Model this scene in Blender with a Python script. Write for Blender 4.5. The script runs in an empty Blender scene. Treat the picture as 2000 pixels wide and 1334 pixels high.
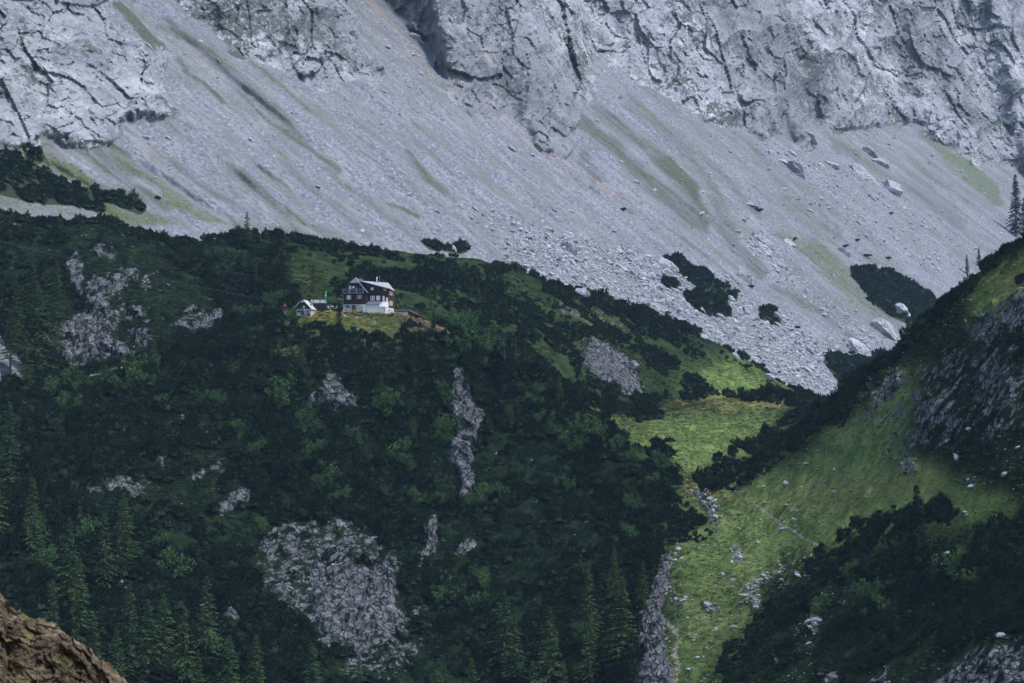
import bpy, math, random
import numpy as np
from mathutils import Vector, Matrix

# ------------------------------------------------------------------ camera, sky, sun, exposure
scene = bpy.context.scene
R = math.radians
W0, H0 = 2000.0, 1334.0                  # the photograph's own pixels, used as a ruler
FOCAL = 85.0
FPX = W0 * FOCAL / 36.0
HORIZON = 950.0                          # photograph row of eye level
PITCH = math.atan((HORIZON - H0 / 2) / FPX)

cam_data = bpy.data.cameras.new('camera')
cam_data.lens = FOCAL
cam_data.sensor_width = 36.0
cam_data.clip_start = 1.0
cam_data.clip_end = 12000.0
cam_data.dof.use_dof = True
cam_data.dof.focus_distance = 760.0
cam_data.dof.aperture_fstop = 4.0
cam = bpy.data.objects.new('camera', cam_data)
scene.collection.objects.link(cam)
cam.location = (0, 0, 0)
cam.rotation_euler = (math.pi / 2 + PITCH, 0, 0)
scene.camera = cam

SUN_EL, SUN_AZ = R(62), R(-14)            # the sun stands to the right (+X), high above the valley
sun_dir = Vector((math.cos(SUN_EL) * math.cos(SUN_AZ), math.cos(SUN_EL) * math.sin(SUN_AZ), math.sin(SUN_EL)))
world = bpy.data.worlds.new('World')
scene.world = world
world.use_nodes = True
wn = world.node_tree
wn.nodes.clear()
w_out = wn.nodes.new('ShaderNodeOutputWorld')
w_bg = wn.nodes.new('ShaderNodeBackground')
w_sky = wn.nodes.new('ShaderNodeTexSky')
w_sky.sky_type = 'NISHITA'
w_sky.sun_disc = False
w_sky.sun_elevation = SUN_EL
w_sky.sun_rotation = math.pi / 2 - SUN_AZ
w_sky.air_density = 1.0
w_sky.dust_density = 0.6
w_sky.ozone_density = 1.5
w_bg.inputs['Strength'].default_value = 0.15
wn.links.new(w_sky.outputs[0], w_bg.inputs['Color'])
wn.links.new(w_bg.outputs[0], w_out.inputs['Surface'])

sun_data = bpy.data.lights.new('sun', 'SUN')
sun_data.energy = 2.4
sun_data.angle = R(10)
sun_data.color = (1.0, 0.98, 0.955)
sun = bpy.data.objects.new('sun', sun_data)
scene.collection.objects.link(sun)
sun.rotation_euler = sun_dir.to_track_quat('Z', 'Y').to_euler()
sun.location = (300, 400, 900)

scene.view_settings.view_transform = 'Standard'
scene.view_settings.look = 'None'
scene.view_settings.exposure = 1.02
scene.view_settings.gamma = 1.0
scene.view_settings.use_curve_mapping = False
scene.render.engine = 'CYCLES'
scene.cycles.max_bounces = 3
scene.cycles.diffuse_bounces = 1
scene.cycles.glossy_bounces = 1
scene.cycles.transmission_bounces = 2
scene.cycles.volume_bounces = 0
scene.cycles.transparent_max_bounces = 6
scene.cycles.use_denoising = True
scene.cycles.denoiser = 'OPENIMAGEDENOISE'
scene.cycles.denoising_input_passes = 'RGB_ALBEDO_NORMAL'

# ------------------------------------------------------------------ helpers: projection, noise, painting masks
CP, SP = math.cos(PITCH), math.sin(PITCH)

def rays(px, py):
    """photograph pixel -> (X/Y, Z/Y) of the sight line"""
    px = np.asarray(px, float); py = np.asarray(py, float)
    x = (px - W0 / 2) / FPX
    z = (H0 / 2 - py) / FPX
    yy = CP - SP * z
    return x / yy, (SP + CP * z) / yy

def at(px, py, depth):
    a, b = rays(px, py)
    return Vector((float(a) * depth, depth, float(b) * depth))

def project(P):
    X, Y, Z = P[:, 0], P[:, 1], P[:, 2]
    yc = CP * Y + SP * Z
    zc = -SP * Y + CP * Z
    return W0 / 2 + FPX * X / yc, H0 / 2 - FPX * zc / yc

def _hash(ix, iy, iz, seed):
    h = (ix.astype(np.int64) * 374761393 + iy.astype(np.int64) * 668265263 + iz.astype(np.int64) * 2147483647 + seed * 974634777) & 0xFFFFFFFF
    h = ((h ^ (h >> 13)) * 1274126177) & 0xFFFFFFFF
    h = ((h ^ (h >> 16)) * 2246822519) & 0xFFFFFFFF
    return ((h ^ (h >> 15)) & 0xFFFFFF).astype(np.float32) / np.float32(0xFFFFFF)

def vnoise3(x, y, z, seed=0):
    """smooth value noise, -1..1"""
    x = np.asarray(x, np.float32); y = np.asarray(y, np.float32); z = np.asarray(z, np.float32)
    x, y, z = np.broadcast_arrays(x, y, z)
    fx, fy, fz = np.floor(x), np.floor(y), np.floor(z)
    ix, iy, iz = fx.astype(np.int64), fy.astype(np.int64), fz.astype(np.int64)
    tx, ty, tz = x - fx, y - fy, z - fz
    tx = tx * tx * tx * (tx * (tx * 6 - 15) + 10); ty = ty * ty * ty * (ty * (ty * 6 - 15) + 10); tz = tz * tz * tz * (tz * (tz * 6 - 15) + 10)
    out = 0
    for dx in (0, 1):
        wx = tx if dx else 1 - tx
        for dy in (0, 1):
            wy = ty if dy else 1 - ty
            for dz in (0, 1):
                wz = tz if dz else 1 - tz
                out = out + wx * wy * wz * _hash(ix + dx, iy + dy, iz + dz, seed)
    return out * 2 - 1

def vnoise2(x, y, seed=0):
    x = np.asarray(x, np.float32); y = np.asarray(y, np.float32)
    x, y = np.broadcast_arrays(x, y)
    fx, fy = np.floor(x), np.floor(y)
    ix, iy = fx.astype(np.int64), fy.astype(np.int64)
    tx, ty = x - fx, y - fy
    tx = tx * tx * tx * (tx * (tx * 6 - 15) + 10); ty = ty * ty * ty * (ty * (ty * 6 - 15) + 10)
    z0 = np.zeros_like(ix)
    a = _hash(ix, iy, z0, seed); b = _hash(ix + 1, iy, z0, seed); c = _hash(ix, iy + 1, z0, seed); d = _hash(ix + 1, iy + 1, z0, seed)
    return ((a * (1 - tx) + b * tx) * (1 - ty) + (c * (1 - tx) + d * tx) * ty) * 2 - 1

def fbm2(x, y, oct=4, seed=0, gain=0.5, ridged=False):
    s, amp, tot, f = 0, 1.0, 0, 1.0
    for o in range(oct):
        n = vnoise2(x * f + 17.3 * o, y * f - 9.1 * o, seed + o)
        if ridged: n = 1 - 2 * np.abs(n)
        s = s + n * amp; tot += amp; amp *= gain; f *= 2.03
    return s / tot

def fbm3(x, y, z, oct=4, seed=0, gain=0.5, ridged=False):
    s, amp, tot, f = 0, 1.0, 0, 1.0
    for o in range(oct):
        n = vnoise3(x * f + 17.3 * o, y * f - 9.1 * o, z * f + 4.7 * o, seed + o)
        if ridged: n = 1 - 2 * np.abs(n)
        s = s + n * amp; tot += amp; amp *= gain; f *= 2.03
    return s / tot

def facets(X, Y, Z, size, zs=1.0, seed=0, tilt=0.55, jump=0.6):
    """broken-rock relief: every Voronoi block is a plane of its own height and tilt, -1..1"""
    x = X / size; y = Y / size; z = Z / (size * zs)
    ix, iy, iz = np.floor(x).astype(np.int64), np.floor(y).astype(np.int64), np.floor(z).astype(np.int64)
    best = np.full(x.shape, 1e9, np.float32); out = np.zeros(x.shape, np.float32)
    for dx in (-1, 0, 1):
        for dy in (-1, 0, 1):
            for dz in (-1, 0, 1):
                cx, cy, cz = ix + dx, iy + dy, iz + dz
                rx = x - cx - _hash(cx, cy, cz, seed); ry = y - cy - _hash(cx, cy, cz, seed + 1); rz = z - cz - _hash(cx, cy, cz, seed + 2)
                d = rx * rx + ry * ry + rz * rz
                m = d < best
                if not m.any(): continue
                h = _hash(cx, cy, cz, seed + 3)
                g = (h * 7.13) % 1.0 * 2 - 1; g2 = (h * 13.7) % 1.0 * 2 - 1; g3 = (h * 29.3) % 1.0 * 2 - 1
                v = (h * 2 - 1) * jump + tilt * (g * rx + g2 * ry + g3 * rz)
                best = np.where(m, d, best); out = np.where(m, v, out)
    return out

def sstep(a, b, x):
    t = np.clip((x - a) / (b - a), 0, 1)
    return t * t * (3 - 2 * t)

# map of the ground cover: a sheet over the photograph's frame and a margin around it, 2 px per cell
MU0, MU1, MV0, MV1, MS = -320.0, 2320.0, -320.0, 1560.0, 2.0
MW, MH = int((MU1 - MU0) / MS), int((MV1 - MV0) / MS)
_gu = MU0 + (np.arange(MW) + 0.5) * MS
_gv = MV0 + (np.arange(MH) + 0.5) * MS

def new_map(v=0.0):
    return np.full((MH, MW), v, np.float32)

def paint(m, poly, val=1.0):
    p = np.array(poly, float)
    i0 = max(0, int((p[:, 0].min() - MU0) / MS)); i1 = min(MW, int((p[:, 0].max() - MU0) / MS) + 2)
    j0 = max(0, int((p[:, 1].min() - MV0) / MS)); j1 = min(MH, int((p[:, 1].max() - MV0) / MS) + 2)
    if i1 <= i0 or j1 <= j0: return
    U, V = np.meshgrid(_gu[i0:i1], _gv[j0:j1])
    ins = np.zeros(U.shape, bool)
    q = np.roll(p, -1, 0)
    for (x0, y0), (x1, y1) in zip(p, q):
        if y0 == y1: continue
        c = ((y0 > V) != (y1 > V)) & (U < (x1 - x0) * (V - y0) / (y1 - y0) + x0)
        ins ^= c
    m[j0:j1, i0:i1][ins] = val

def stroke(m, pts, w, val=1.0, w2=None):
    """a line of half width w (to w2) pixels, soft edge, maximum with what is there"""
    n = len(pts) - 1
    for k in range(n):
        (x0, y0), (x1, y1) = pts[k], pts[k + 1]
        ww0 = w + ((w2 if w2 is not None else w) - w) * k / n
        ww1 = w + ((w2 if w2 is not None else w) - w) * (k + 1) / n
        mx = max(ww0, ww1) * 2 + 4
        i0 = max(0, int((min(x0, x1) - mx - MU0) / MS)); i1 = min(MW, int((max(x0, x1) + mx - MU0) / MS) + 1)
        j0 = max(0, int((min(y0, y1) - mx - MV0) / MS)); j1 = min(MH, int((max(y0, y1) + mx - MV0) / MS) + 1)
        if i1 <= i0 or j1 <= j0: continue
        U, V = np.meshgrid(_gu[i0:i1], _gv[j0:j1])
        L2 = (x1 - x0) ** 2 + (y1 - y0) ** 2 + 1e-6
        t = np.clip(((U - x0) * (x1 - x0) + (V - y0) * (y1 - y0)) / L2, 0, 1)
        d = np.hypot(U - x0 - t * (x1 - x0), V - y0 - t * (y1 - y0))
        ww = ww0 + (ww1 - ww0) * t
        f = val * np.clip(1.5 - d / (ww + 0.01), 0, 1)
        m[j0:j1, i0:i1] = np.maximum(m[j0:j1, i0:i1], f)

def blur(m, sig):
    """gaussian blur, sigma in photograph pixels"""
    s = sig / MS
    p = int(3 * s) + 2
    a = np.pad(m, p, mode='edge')
    fy = np.fft.fftfreq(a.shape[0])[:, None]; fx = np.fft.rfftfreq(a.shape[1])[None, :]
    g = np.exp(-2 * (math.pi ** 2) * s * s * (fx * fx + fy * fy))
    b = np.fft.irfft2(np.fft.rfft2(a) * g, a.shape)
    return b[p:-p, p:-p].astype(np.float32)

def look(m, u, v):
    x = np.clip((u - MU0) / MS - 0.5, 0, MW - 1.001); y = np.clip((v - MV0) / MS - 0.5, 0, MH - 1.001)
    i = x.astype(int); j = y.astype(int); fx = x - i; fy = y - j
    return (m[j, i] * (1 - fx) + m[j, i + 1] * fx) * (1 - fy) + (m[j + 1, i] * (1 - fx) + m[j + 1, i + 1] * fx) * fy

# ------------------------------------------------------------------ helpers: objects
def link(o, parent=None):
    scene.collection.objects.link(o)
    if parent is not None: o.parent = parent
    return o

def tag(o, label=None, cat=None, group=None, kind=None):
    if label: o['label'] = label
    if cat: o['category'] = cat
    if group: o['group'] = group
    if kind: o['kind'] = kind
    return o

def empty(name, loc, rz=0.0):
    o = bpy.data.objects.new(name, None)
    o.location = loc; o.rotation_euler = (0, 0, rz)
    o.empty_display_size = 0.5
    return link(o)

def mesh_np(name, V, F, smooth=False):
    """mesh from an (n,3) array and an (m,k) face array (k = 3 or 4)"""
    me = bpy.data.meshes.new(name)
    V = np.ascontiguousarray(V, np.float32); F = np.ascontiguousarray(F, np.int32)
    k = F.shape[1]
    me.vertices.add(len(V)); me.vertices.foreach_set('co', V.ravel())
    me.loops.add(F.size); me.loops.foreach_set('vertex_index', F.ravel())
    me.polygons.add(len(F))
    me.polygons.foreach_set('loop_start', np.arange(0, F.size, k, dtype=np.int32))
    me.polygons.foreach_set('use_smooth', np.full(len(F), smooth, bool))
    me.update(calc_edges=True)
    return me

def set_attr(me, name, arr, typ='FLOAT'):
    a = me.attributes.new(name, typ, 'POINT')
    key = {'FLOAT': 'value', 'INT': 'value', 'FLOAT_VECTOR': 'vector', 'FLOAT_COLOR': 'color'}[typ]
    a.data.foreach_set(key, np.ascontiguousarray(arr, np.int32 if typ == 'INT' else np.float32).ravel())

def sub_mesh(V, F, keep, attrs, name, smooth=False):
    """the faces F[keep] as a mesh of their own with their vertex attributes"""
    f = F[keep]
    used, inv = np.unique(f, return_inverse=True)
    me = mesh_np(name, V[used], inv.reshape(f.shape), smooth)
    for n, (arr, typ) in attrs.items(): set_attr(me, n, arr[used], typ)
    return me

# ------------------------------------------------------------------ helpers: node materials
class NT:
    def __init__(self, name):
        self.m = bpy.data.materials.new(name); self.m.use_nodes = True
        self.t = self.m.node_tree; self.t.nodes.clear()
        self.out = self.t.nodes.new('ShaderNodeOutputMaterial')
        self.b = self.t.nodes.new('ShaderNodeBsdfPrincipled')
        self.b.inputs['Roughness'].default_value = 0.85
        self.b.inputs['Specular IOR Level'].default_value = 0.2
        self.t.links.new(self.b.outputs[0], self.out.inputs['Surface'])
    def link(self, a, b): self.t.links.new(a, b)
    def node(self, typ, **kw):
        n = self.t.nodes.new(typ)
        for k, v in kw.items(): setattr(n, k, v)
        return n
    def val(self, sock, v):
        if hasattr(v, 'is_output') or isinstance(v, bpy.types.NodeSocket): self.link(v, sock)
        else: sock.default_value = v
    def geo(self): return self.node('ShaderNodeNewGeometry').outputs['Position']
    def obj(self): return self.node('ShaderNodeTexCoord').outputs['Object']
    def attr(self, name, out='Fac', typ='GEOMETRY'):
        n = self.node('ShaderNodeAttribute', attribute_name=name, attribute_type=typ); return n.outputs[out]
    def mapping(self, vec, scale=(1, 1, 1), rot=(0, 0, 0), loc=(0, 0, 0)):
        n = self.node('ShaderNodeMapping'); self.link(vec, n.inputs['Vector'])
        n.inputs['Scale'].default_value = scale; n.inputs['Rotation'].default_value = rot; n.inputs['Location'].default_value = loc
        return n.outputs[0]
    def noise(self, vec, scale, detail=4, rough=0.55, dist=0.0, out='Fac'):
        n = self.node('ShaderNodeTexNoise'); self.link(vec, n.inputs['Vector'])
        n.inputs['Scale'].default_value = scale; n.inputs['Detail'].default_value = detail
        n.inputs['Roughness'].default_value = rough; n.inputs['Distortion'].default_value = dist
        if out != 'Fac': return n.outputs[out]
        return self.math('MULTIPLY_ADD', n.outputs[0], 1.9, -0.45, clamp=True)
    def voro(self, vec, scale, feature='F1', out='Distance', rand=1.0):
        n = self.node('ShaderNodeTexVoronoi', feature=feature); self.link(vec, n.inputs['Vector'])
        n.inputs['Scale'].default_value = scale; n.inputs['Randomness'].default_value = rand
        return n.outputs[out]
    def math(self, op, a, b=0.0, c=0.0, clamp=False):
        n = self.node('ShaderNodeMath', operation=op, use_clamp=clamp)
        self.val(n.inputs[0], a); self.val(n.inputs[1], b); self.val(n.inputs[2], c)
        return n.outputs[0]
    def smooth(self, x, a, b):
        n = self.node('ShaderNodeMapRange', interpolation_type='SMOOTHSTEP')
        self.val(n.inputs['Value'], x); n.inputs['From Min'].default_value = a; n.inputs['From Max'].default_value = b
        return n.outputs['Result']
    def mix(self, f, a, b, mode='MIX'):
        n = self.node('ShaderNodeMix', data_type='RGBA', blend_type=mode)
        self.val(n.inputs[0], f)
        for s, v in ((n.inputs[6], a), (n.inputs[7], b)):
            if isinstance(v, tuple): s.default_value = (*v, 1.0) if len(v) == 3 else v
            else: self.link(v, s)
        return n.outputs[2]
    def ramp(self, f, stops):
        n = self.node('ShaderNodeValToRGB'); self.val(n.inputs[0], f)
        el = n.color_ramp.elements
        while len(el) < len(stops): el.new(0.5)
        for e, (p, c) in zip(el, stops):
            e.position = p; e.color = (*c, 1.0)
        return n.outputs[0]
    def bump(self, h, strength, dist, normal=None):
        n = self.node('ShaderNodeBump'); self.val(n.inputs['Height'], h)
        n.inputs['Strength'].default_value = strength; n.inputs['Distance'].default_value = dist
        if normal is not None: self.link(normal, n.inputs['Normal'])
        return n.outputs[0]
    def base(self, c):
        if isinstance(c, tuple): self.b.inputs['Base Color'].default_value = (*c, 1.0)
        else: self.link(c, self.b.inputs['Base Color'])
    def normal(self, n): self.link(n, self.b.inputs['Normal'])
    def rough(self, v): self.val(self.b.inputs['Roughness'], v)

def plain(name, col, rough=0.7, vary=0.15, scale=3.0, metal=0.0, spec=0.3):
    k = NT(name)
    n = k.noise(k.obj(), scale, 5, 0.6)
    f = k.smooth(n, 0.3, 0.7)
    lo = tuple(c * (1 - vary) for c in col); hi = tuple(min(1, c * (1 + vary)) for c in col)
    k.base(k.mix(f, lo, hi)); k.rough(rough)
    k.b.inputs['Metallic'].default_value = metal
    k.b.inputs['Specular IOR Level'].default_value = spec
    return k.m
# ------------------------------------------------------------------ the near ground: hut hill, ridge behind it, valley, right slope
CTRL = []
def C(*pts):
    for (px, py, d) in pts:
        a, b = rays(px, py); CTRL.append((a * d, d, b * d))
def crest(pts, back=70, drop=35):
    for (px, py, d) in pts:
        a, b = rays(px, py)
        CTRL.append((a * d, d, b * d)); CTRL.append((a * (d + back), d + back, b * d - drop))

# skyline of the ridge behind the hut, with its far side
crest([(-280, 380, 850), (-120, 395, 860), (0, 412, 862), (70, 430, 868), (160, 418, 872), (250, 442, 880), (350, 474, 890), (420, 462, 895),
       (490, 448, 900), (560, 460, 908), (700, 488, 932), (830, 500, 955), (920, 508, 975)], 60, 30)
crest([(1000, 532, 990), (1090, 560, 1005), (1200, 592, 1025), (1260, 612, 1035), (1340, 655, 1050), (1430, 705, 1060), (1500, 742, 1060),
       (1570, 790, 1050)], 60, 30)
# slope and cliffs left of the hut
C((-200, 700, 800), (0, 760, 790), (60, 690, 800), (60, 560, 826), (0, 500, 840), (200, 715, 800), (200, 610, 816), (200, 520, 838), (200, 460, 858),
  (320, 650, 806), (300, 560, 832), (400, 640, 812), (400, 560, 842), (400, 500, 878), (560, 600, 822), (560, 530, 862), (480, 480, 886))
# dip and slope behind the hut
C((640, 618, 790), (760, 618, 792), (700, 560, 838), (700, 520, 888), (850, 640, 800), (860, 575, 862), (860, 530, 918), (1000, 722, 815), (960, 690, 812),
  (1000, 640, 872), (1000, 585, 935), (1150, 795, 828), (1150, 705, 898), (1150, 630, 965), (1250, 775, 885), (1250, 700, 945), (1320, 700, 985),
  (1300, 806, 905), (1400, 800, 935), (1480, 800, 940), (1400, 745, 985), (1500, 775, 990), (1560, 800, 985), (1700, 800, 1000))
# crest of the hut hill with the hut's level ground
C((-250, 800, 700), (-100, 780, 712), (0, 768, 720), (120, 748, 726), (250, 718, 736), (400, 666, 746), (480, 645, 750), (560, 622, 754), (640, 616, 756), (720, 612, 757),
  (790, 616, 758), (840, 640, 755), (620, 614, 768), (720, 611, 770), (800, 621, 768), (835, 632, 768), (560, 616, 764), (700, 640, 750), (800, 648, 750))
C((880, 662, 748), (940, 700, 742), (1010, 738, 736), (1100, 792, 728), (1200, 850, 716), (1290, 930, 702), (1330, 975, 692), (1385, 1062, 668))
# trench behind the crest on the left
for (px, py, d) in [(-100, 790, 755), (60, 765, 758), (200, 735, 764), (350, 690, 772), (470, 660, 776), (920, 700, 775), (1000, 745, 770), (1100, 805, 765)]:
    C((px, py, d))
# face of the hut hill
C((-250, 1000, 650), (0, 1000, 662), (0, 880, 692), (200, 850, 704), (200, 1000, 668), (400, 900, 702), (400, 780, 722), (400, 1000, 684), (600, 720, 734), (600, 850, 716),
  (600, 1000, 690), (800, 740, 734), (800, 860, 718), (860, 1000, 694), (900, 760, 735), (1000, 850, 722), (1000, 960, 704), (1150, 940, 704), (1150, 1040, 684), (1280, 1050, 676),
  (1000, 1100, 676), (800, 1130, 668), (600, 1150, 662), (400, 1150, 648), (200, 1150, 632), (0, 1150, 626), (1150, 1150, 658), (1240, 1130, 652), (1290, 1085, 652),
  (-250, 1334, 575), (0, 1334, 586), (200, 1334, 594), (400, 1334, 606), (600, 1334, 620), (800, 1334, 628), (1000, 1334, 628), (1150, 1334, 618), (1235, 1334, 606), (1230, 1230, 628),
  (0, 1520, 540), (600, 1520, 580), (1000, 1520, 588), (1240, 1520, 572))
# valley floor, saddle, meadow, knoll
C((1315, 1520, 550), (1312, 1334, 592), (1318, 1250, 612), (1345, 1160, 634), (1420, 1100, 648), (1400, 1030, 672), (1385, 975, 694), (1350, 943, 712), (1325, 905, 755),
  (1250, 880, 790), (1290, 850, 830), (1220, 850, 812), (1180, 815, 835), (1300, 800, 880), (1260, 812, 862), (1400, 786, 880), (1480, 782, 895), (1540, 785, 895), (1420, 846, 846), (1480, 850, 842),
  (1400, 878, 775), (1400, 900, 748), (1540, 815, 860), (1640, 800, 900), (1400, 787, 906), (1500, 787, 908))
# right slope: crest and face
crest([(2280, 250, 590), (2120, 350, 605), (2000, 452, 618), (1900, 545, 634), (1830, 612, 645), (1720, 715, 664), (1640, 775, 675), (1540, 848, 690), (1440, 915, 700), (1385, 952, 706)], 45, 30)
C((2250, 600, 565), (2000, 640, 585), (1900, 700, 605), (2000, 800, 562), (1800, 800, 612), (1700, 850, 640), (1700, 950, 622), (1550, 950, 664), (1460, 965, 688), (2000, 950, 545), (1850, 950, 585),
  (2000, 1050, 530), (1800, 1080, 574), (1700, 1060, 602), (1600, 1065, 632), (1500, 1005, 668), (1550, 1110, 612), (1480, 1140, 626), (2000, 1200, 508), (1800, 1200, 545), (1600, 1200, 585), (1460, 1230, 606),
  (2000, 1334, 488), (1800, 1334, 518), (1600, 1334, 550), (1420, 1334, 580), (2280, 1334, 455), (2280, 900, 530), (1420, 1520, 540), (1700, 1520, 505), (2000, 1520, 460), (2280, 1520, 425))

CT = np.array(CTRL)
_c2 = 14.0 ** 2
def _phi(ax, ay, bx, by):
    return np.sqrt((ax - bx) ** 2 + (ay - by) ** 2 + _c2)
n_c = len(CT)
_A = np.zeros((n_c + 3, n_c + 3))
_A[:n_c, :n_c] = _phi(CT[:, 0][:, None], CT[:, 1][:, None], CT[:, 0][None], CT[:, 1][None])
_A[:n_c, :n_c] -= np.eye(n_c) * 1.2                      # a little give, so the ground does not pucker
_A[:n_c, n_c] = 1; _A[:n_c, n_c + 1] = CT[:, 0] / 300; _A[:n_c, n_c + 2] = (CT[:, 1] - 750) / 300
_A[n_c:, :n_c] = _A[:n_c, n_c:].T
_w = np.linalg.solve(_A, np.concatenate([CT[:, 2], np.zeros(3)]))
def ground_base(X, Y):
    s = X.shape; x = X.ravel(); y = Y.ravel(); out = np.empty(len(x))
    for i in range(0, len(x), 60000):
        a, b = x[i:i + 60000], y[i:i + 60000]
        out[i:i + 60000] = _phi(a[:, None], b[:, None], CT[None, :, 0], CT[None, :, 1]) @ _w[:n_c] + _w[n_c] + _w[n_c + 1] * a / 300 + _w[n_c + 2] * (b - 750) / 300
    return out.reshape(s)

# rows are spread evenly over what a walker in front would see of the ground
COLS = np.arange(-270, 2271, 2.6)
NR = 430
fine = np.linspace(430, 1150, 361)
ccoarse = np.arange(-280, 2290, 12.0)
a_c, _ = rays(ccoarse, np.full_like(ccoarse, 667))
Yf, Af = np.meshgrid(fine, a_c, indexing='ij')
Zf = ground_base(Af * Yf, Yf)
_, Pf = project(np.stack([(Af * Yf).ravel(), Yf.ravel(), Zf.ravel()], 1)); Pf = Pf.reshape(Yf.shape)
step = -np.diff(Pf, axis=0)
step = np.where(step > 0, step, -0.25 * step) + 0.35
run = np.minimum.accumulate(Pf, axis=0)[:-1]
step = np.where(Pf[:-1] > 1560, 0.3, step)
step = np.where(Pf[1:] > run + 30, step * 0.3 + 0.1, step)
# smooth across columns so that the rows stay coherent
ker = np.exp(-0.5 * (np.arange(-12, 13) / 5.0) ** 2); ker /= ker.sum()
sp_ = np.pad(step, ((0, 0), (12, 12)), mode='edge')
step = sum(sp_[:, i:i + step.shape[1]] * ker[i] for i in range(25))
cum = np.concatenate([np.zeros((1, step.shape[1])), np.cumsum(step, 0)], 0)
rowY = np.empty((NR, len(ccoarse)))
for j in range(len(ccoarse)):
    rowY[:, j] = np.interp(np.linspace(0, cum[-1, j], NR), cum[:, j], fine)
jc = np.interp(COLS, ccoarse, np.arange(len(ccoarse)))
j0 = np.clip(jc.astype(int), 0, len(ccoarse) - 2); fr = jc - j0
GY = rowY[:, j0] * (1 - fr) + rowY[:, j0 + 1] * fr
a_g, _ = rays(COLS, np.full_like(COLS, 667))
GX = a_g[None, :] * GY
GZ = ground_base(GX, GY)
NC = len(COLS)

HUTP = at(720, 611, 761)
hd = np.hypot((GX - HUTP.x) / 30, (GY - HUTP.y) / 11)
calm = sstep(0.8, 1.6, hd)
_px, _py = project(np.stack([GX.ravel(), GY.ravel(), GZ.ravel()], 1))
_px = _px.reshape(GX.shape); _py = _py.reshape(GX.shape)

# ---- painted cover of the near ground
m_rock, m_grass, m_dry, m_path, m_bare = new_map(), new_map(), new_map(), new_map(), new_map()
GR = [  # open grass (no dwarf pine)
 [(1120, 788), (1180, 802), (1240, 806), (1300, 783), (1400, 770), (1545, 770), (1570, 800), (1500, 850), (1400, 890), (1365, 940), (1340, 945), (1310, 920), (1290, 895), (1235, 868), (1200, 840), (1150, 808)],
 [(1320, 945), (1375, 945), (1440, 955), (1560, 880), (1640, 800), (1700, 740), (1800, 640), (1900, 540), (2000, 470), (2320, 200), (2320, 1560), (1240, 1560), (1290, 1200), (1312, 1110), (1350, 1082), (1392, 1055), (1350, 980)],
 [(1250, 722), (1300, 735), (1345, 700), (1440, 703), (1500, 738), (1575, 785), (1500, 790), (1400, 785), (1330, 770), (1280, 775)],
 [(975, 606), (995, 622), (1012, 655), (1000, 652), (985, 632)], [(1036, 668), (1092, 680), (1086, 702), (1044, 698)],
 [(1040, 560), (1090, 585), (1060, 600), (1000, 560)], [(1130, 590), (1240, 640), (1250, 665), (1180, 640)], [(900, 520), (960, 545), (1010, 560), (980, 570), (910, 540)],
 [(545, 510), (600, 508), (640, 530), (650, 575), (600, 585), (560, 560)], [(440, 500), (470, 520), (440, 545), (425, 520)],
 [(552, 606), (640, 600), (700, 600), (830, 612), (900, 668), (870, 660), (800, 645), (760, 660), (700, 655), (640, 637), (552, 634)],
 [(530, 676), (592, 690), (588, 702), (540, 694)], [(672, 682), (702, 690), (700, 700), (676, 694)],
 [(930, 880), (965, 900), (1000, 930), (960, 975), (905, 992), (915, 930)], [(1050, 860), (1110, 822), (1180, 850), (1190, 880), (1120, 905), (1060, 892)], [(1180, 895), (1240, 905), (1230, 920), (1170, 910)],
 [(900, 1010), (880, 1080), (850, 1130), (838, 1100), (860, 1040)], [(895, 1085), (950, 1110), (930, 1190), (900, 1140)], [(1270, 1040), (1330, 1060), (1395, 1060), (1350, 1110), (1318, 1120), (1296, 1090)],
 [(130, 450), (180, 440), (330, 510), (440, 600), (430, 655), (330, 650), (250, 700), (180, 600), (140, 520)],
 [(420, 1000), (540, 1000), (790, 1080), (800, 1240), (760, 1334), (560, 1310), (450, 1240), (410, 1100)], [(180, 880), (300, 870), (440, 880), (500, 950), (400, 1010), (270, 980), (170, 950)],
 [(80, 640), (140, 600), (270, 690), (240, 712), (70, 715)], [(1130, 655), (1260, 700), (1260, 775), (1200, 770), (1130, 720)], [(560, 1260), (700, 1290), (690, 1334), (560, 1334)],
]
for p in GR: paint(m_grass, p)
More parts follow.
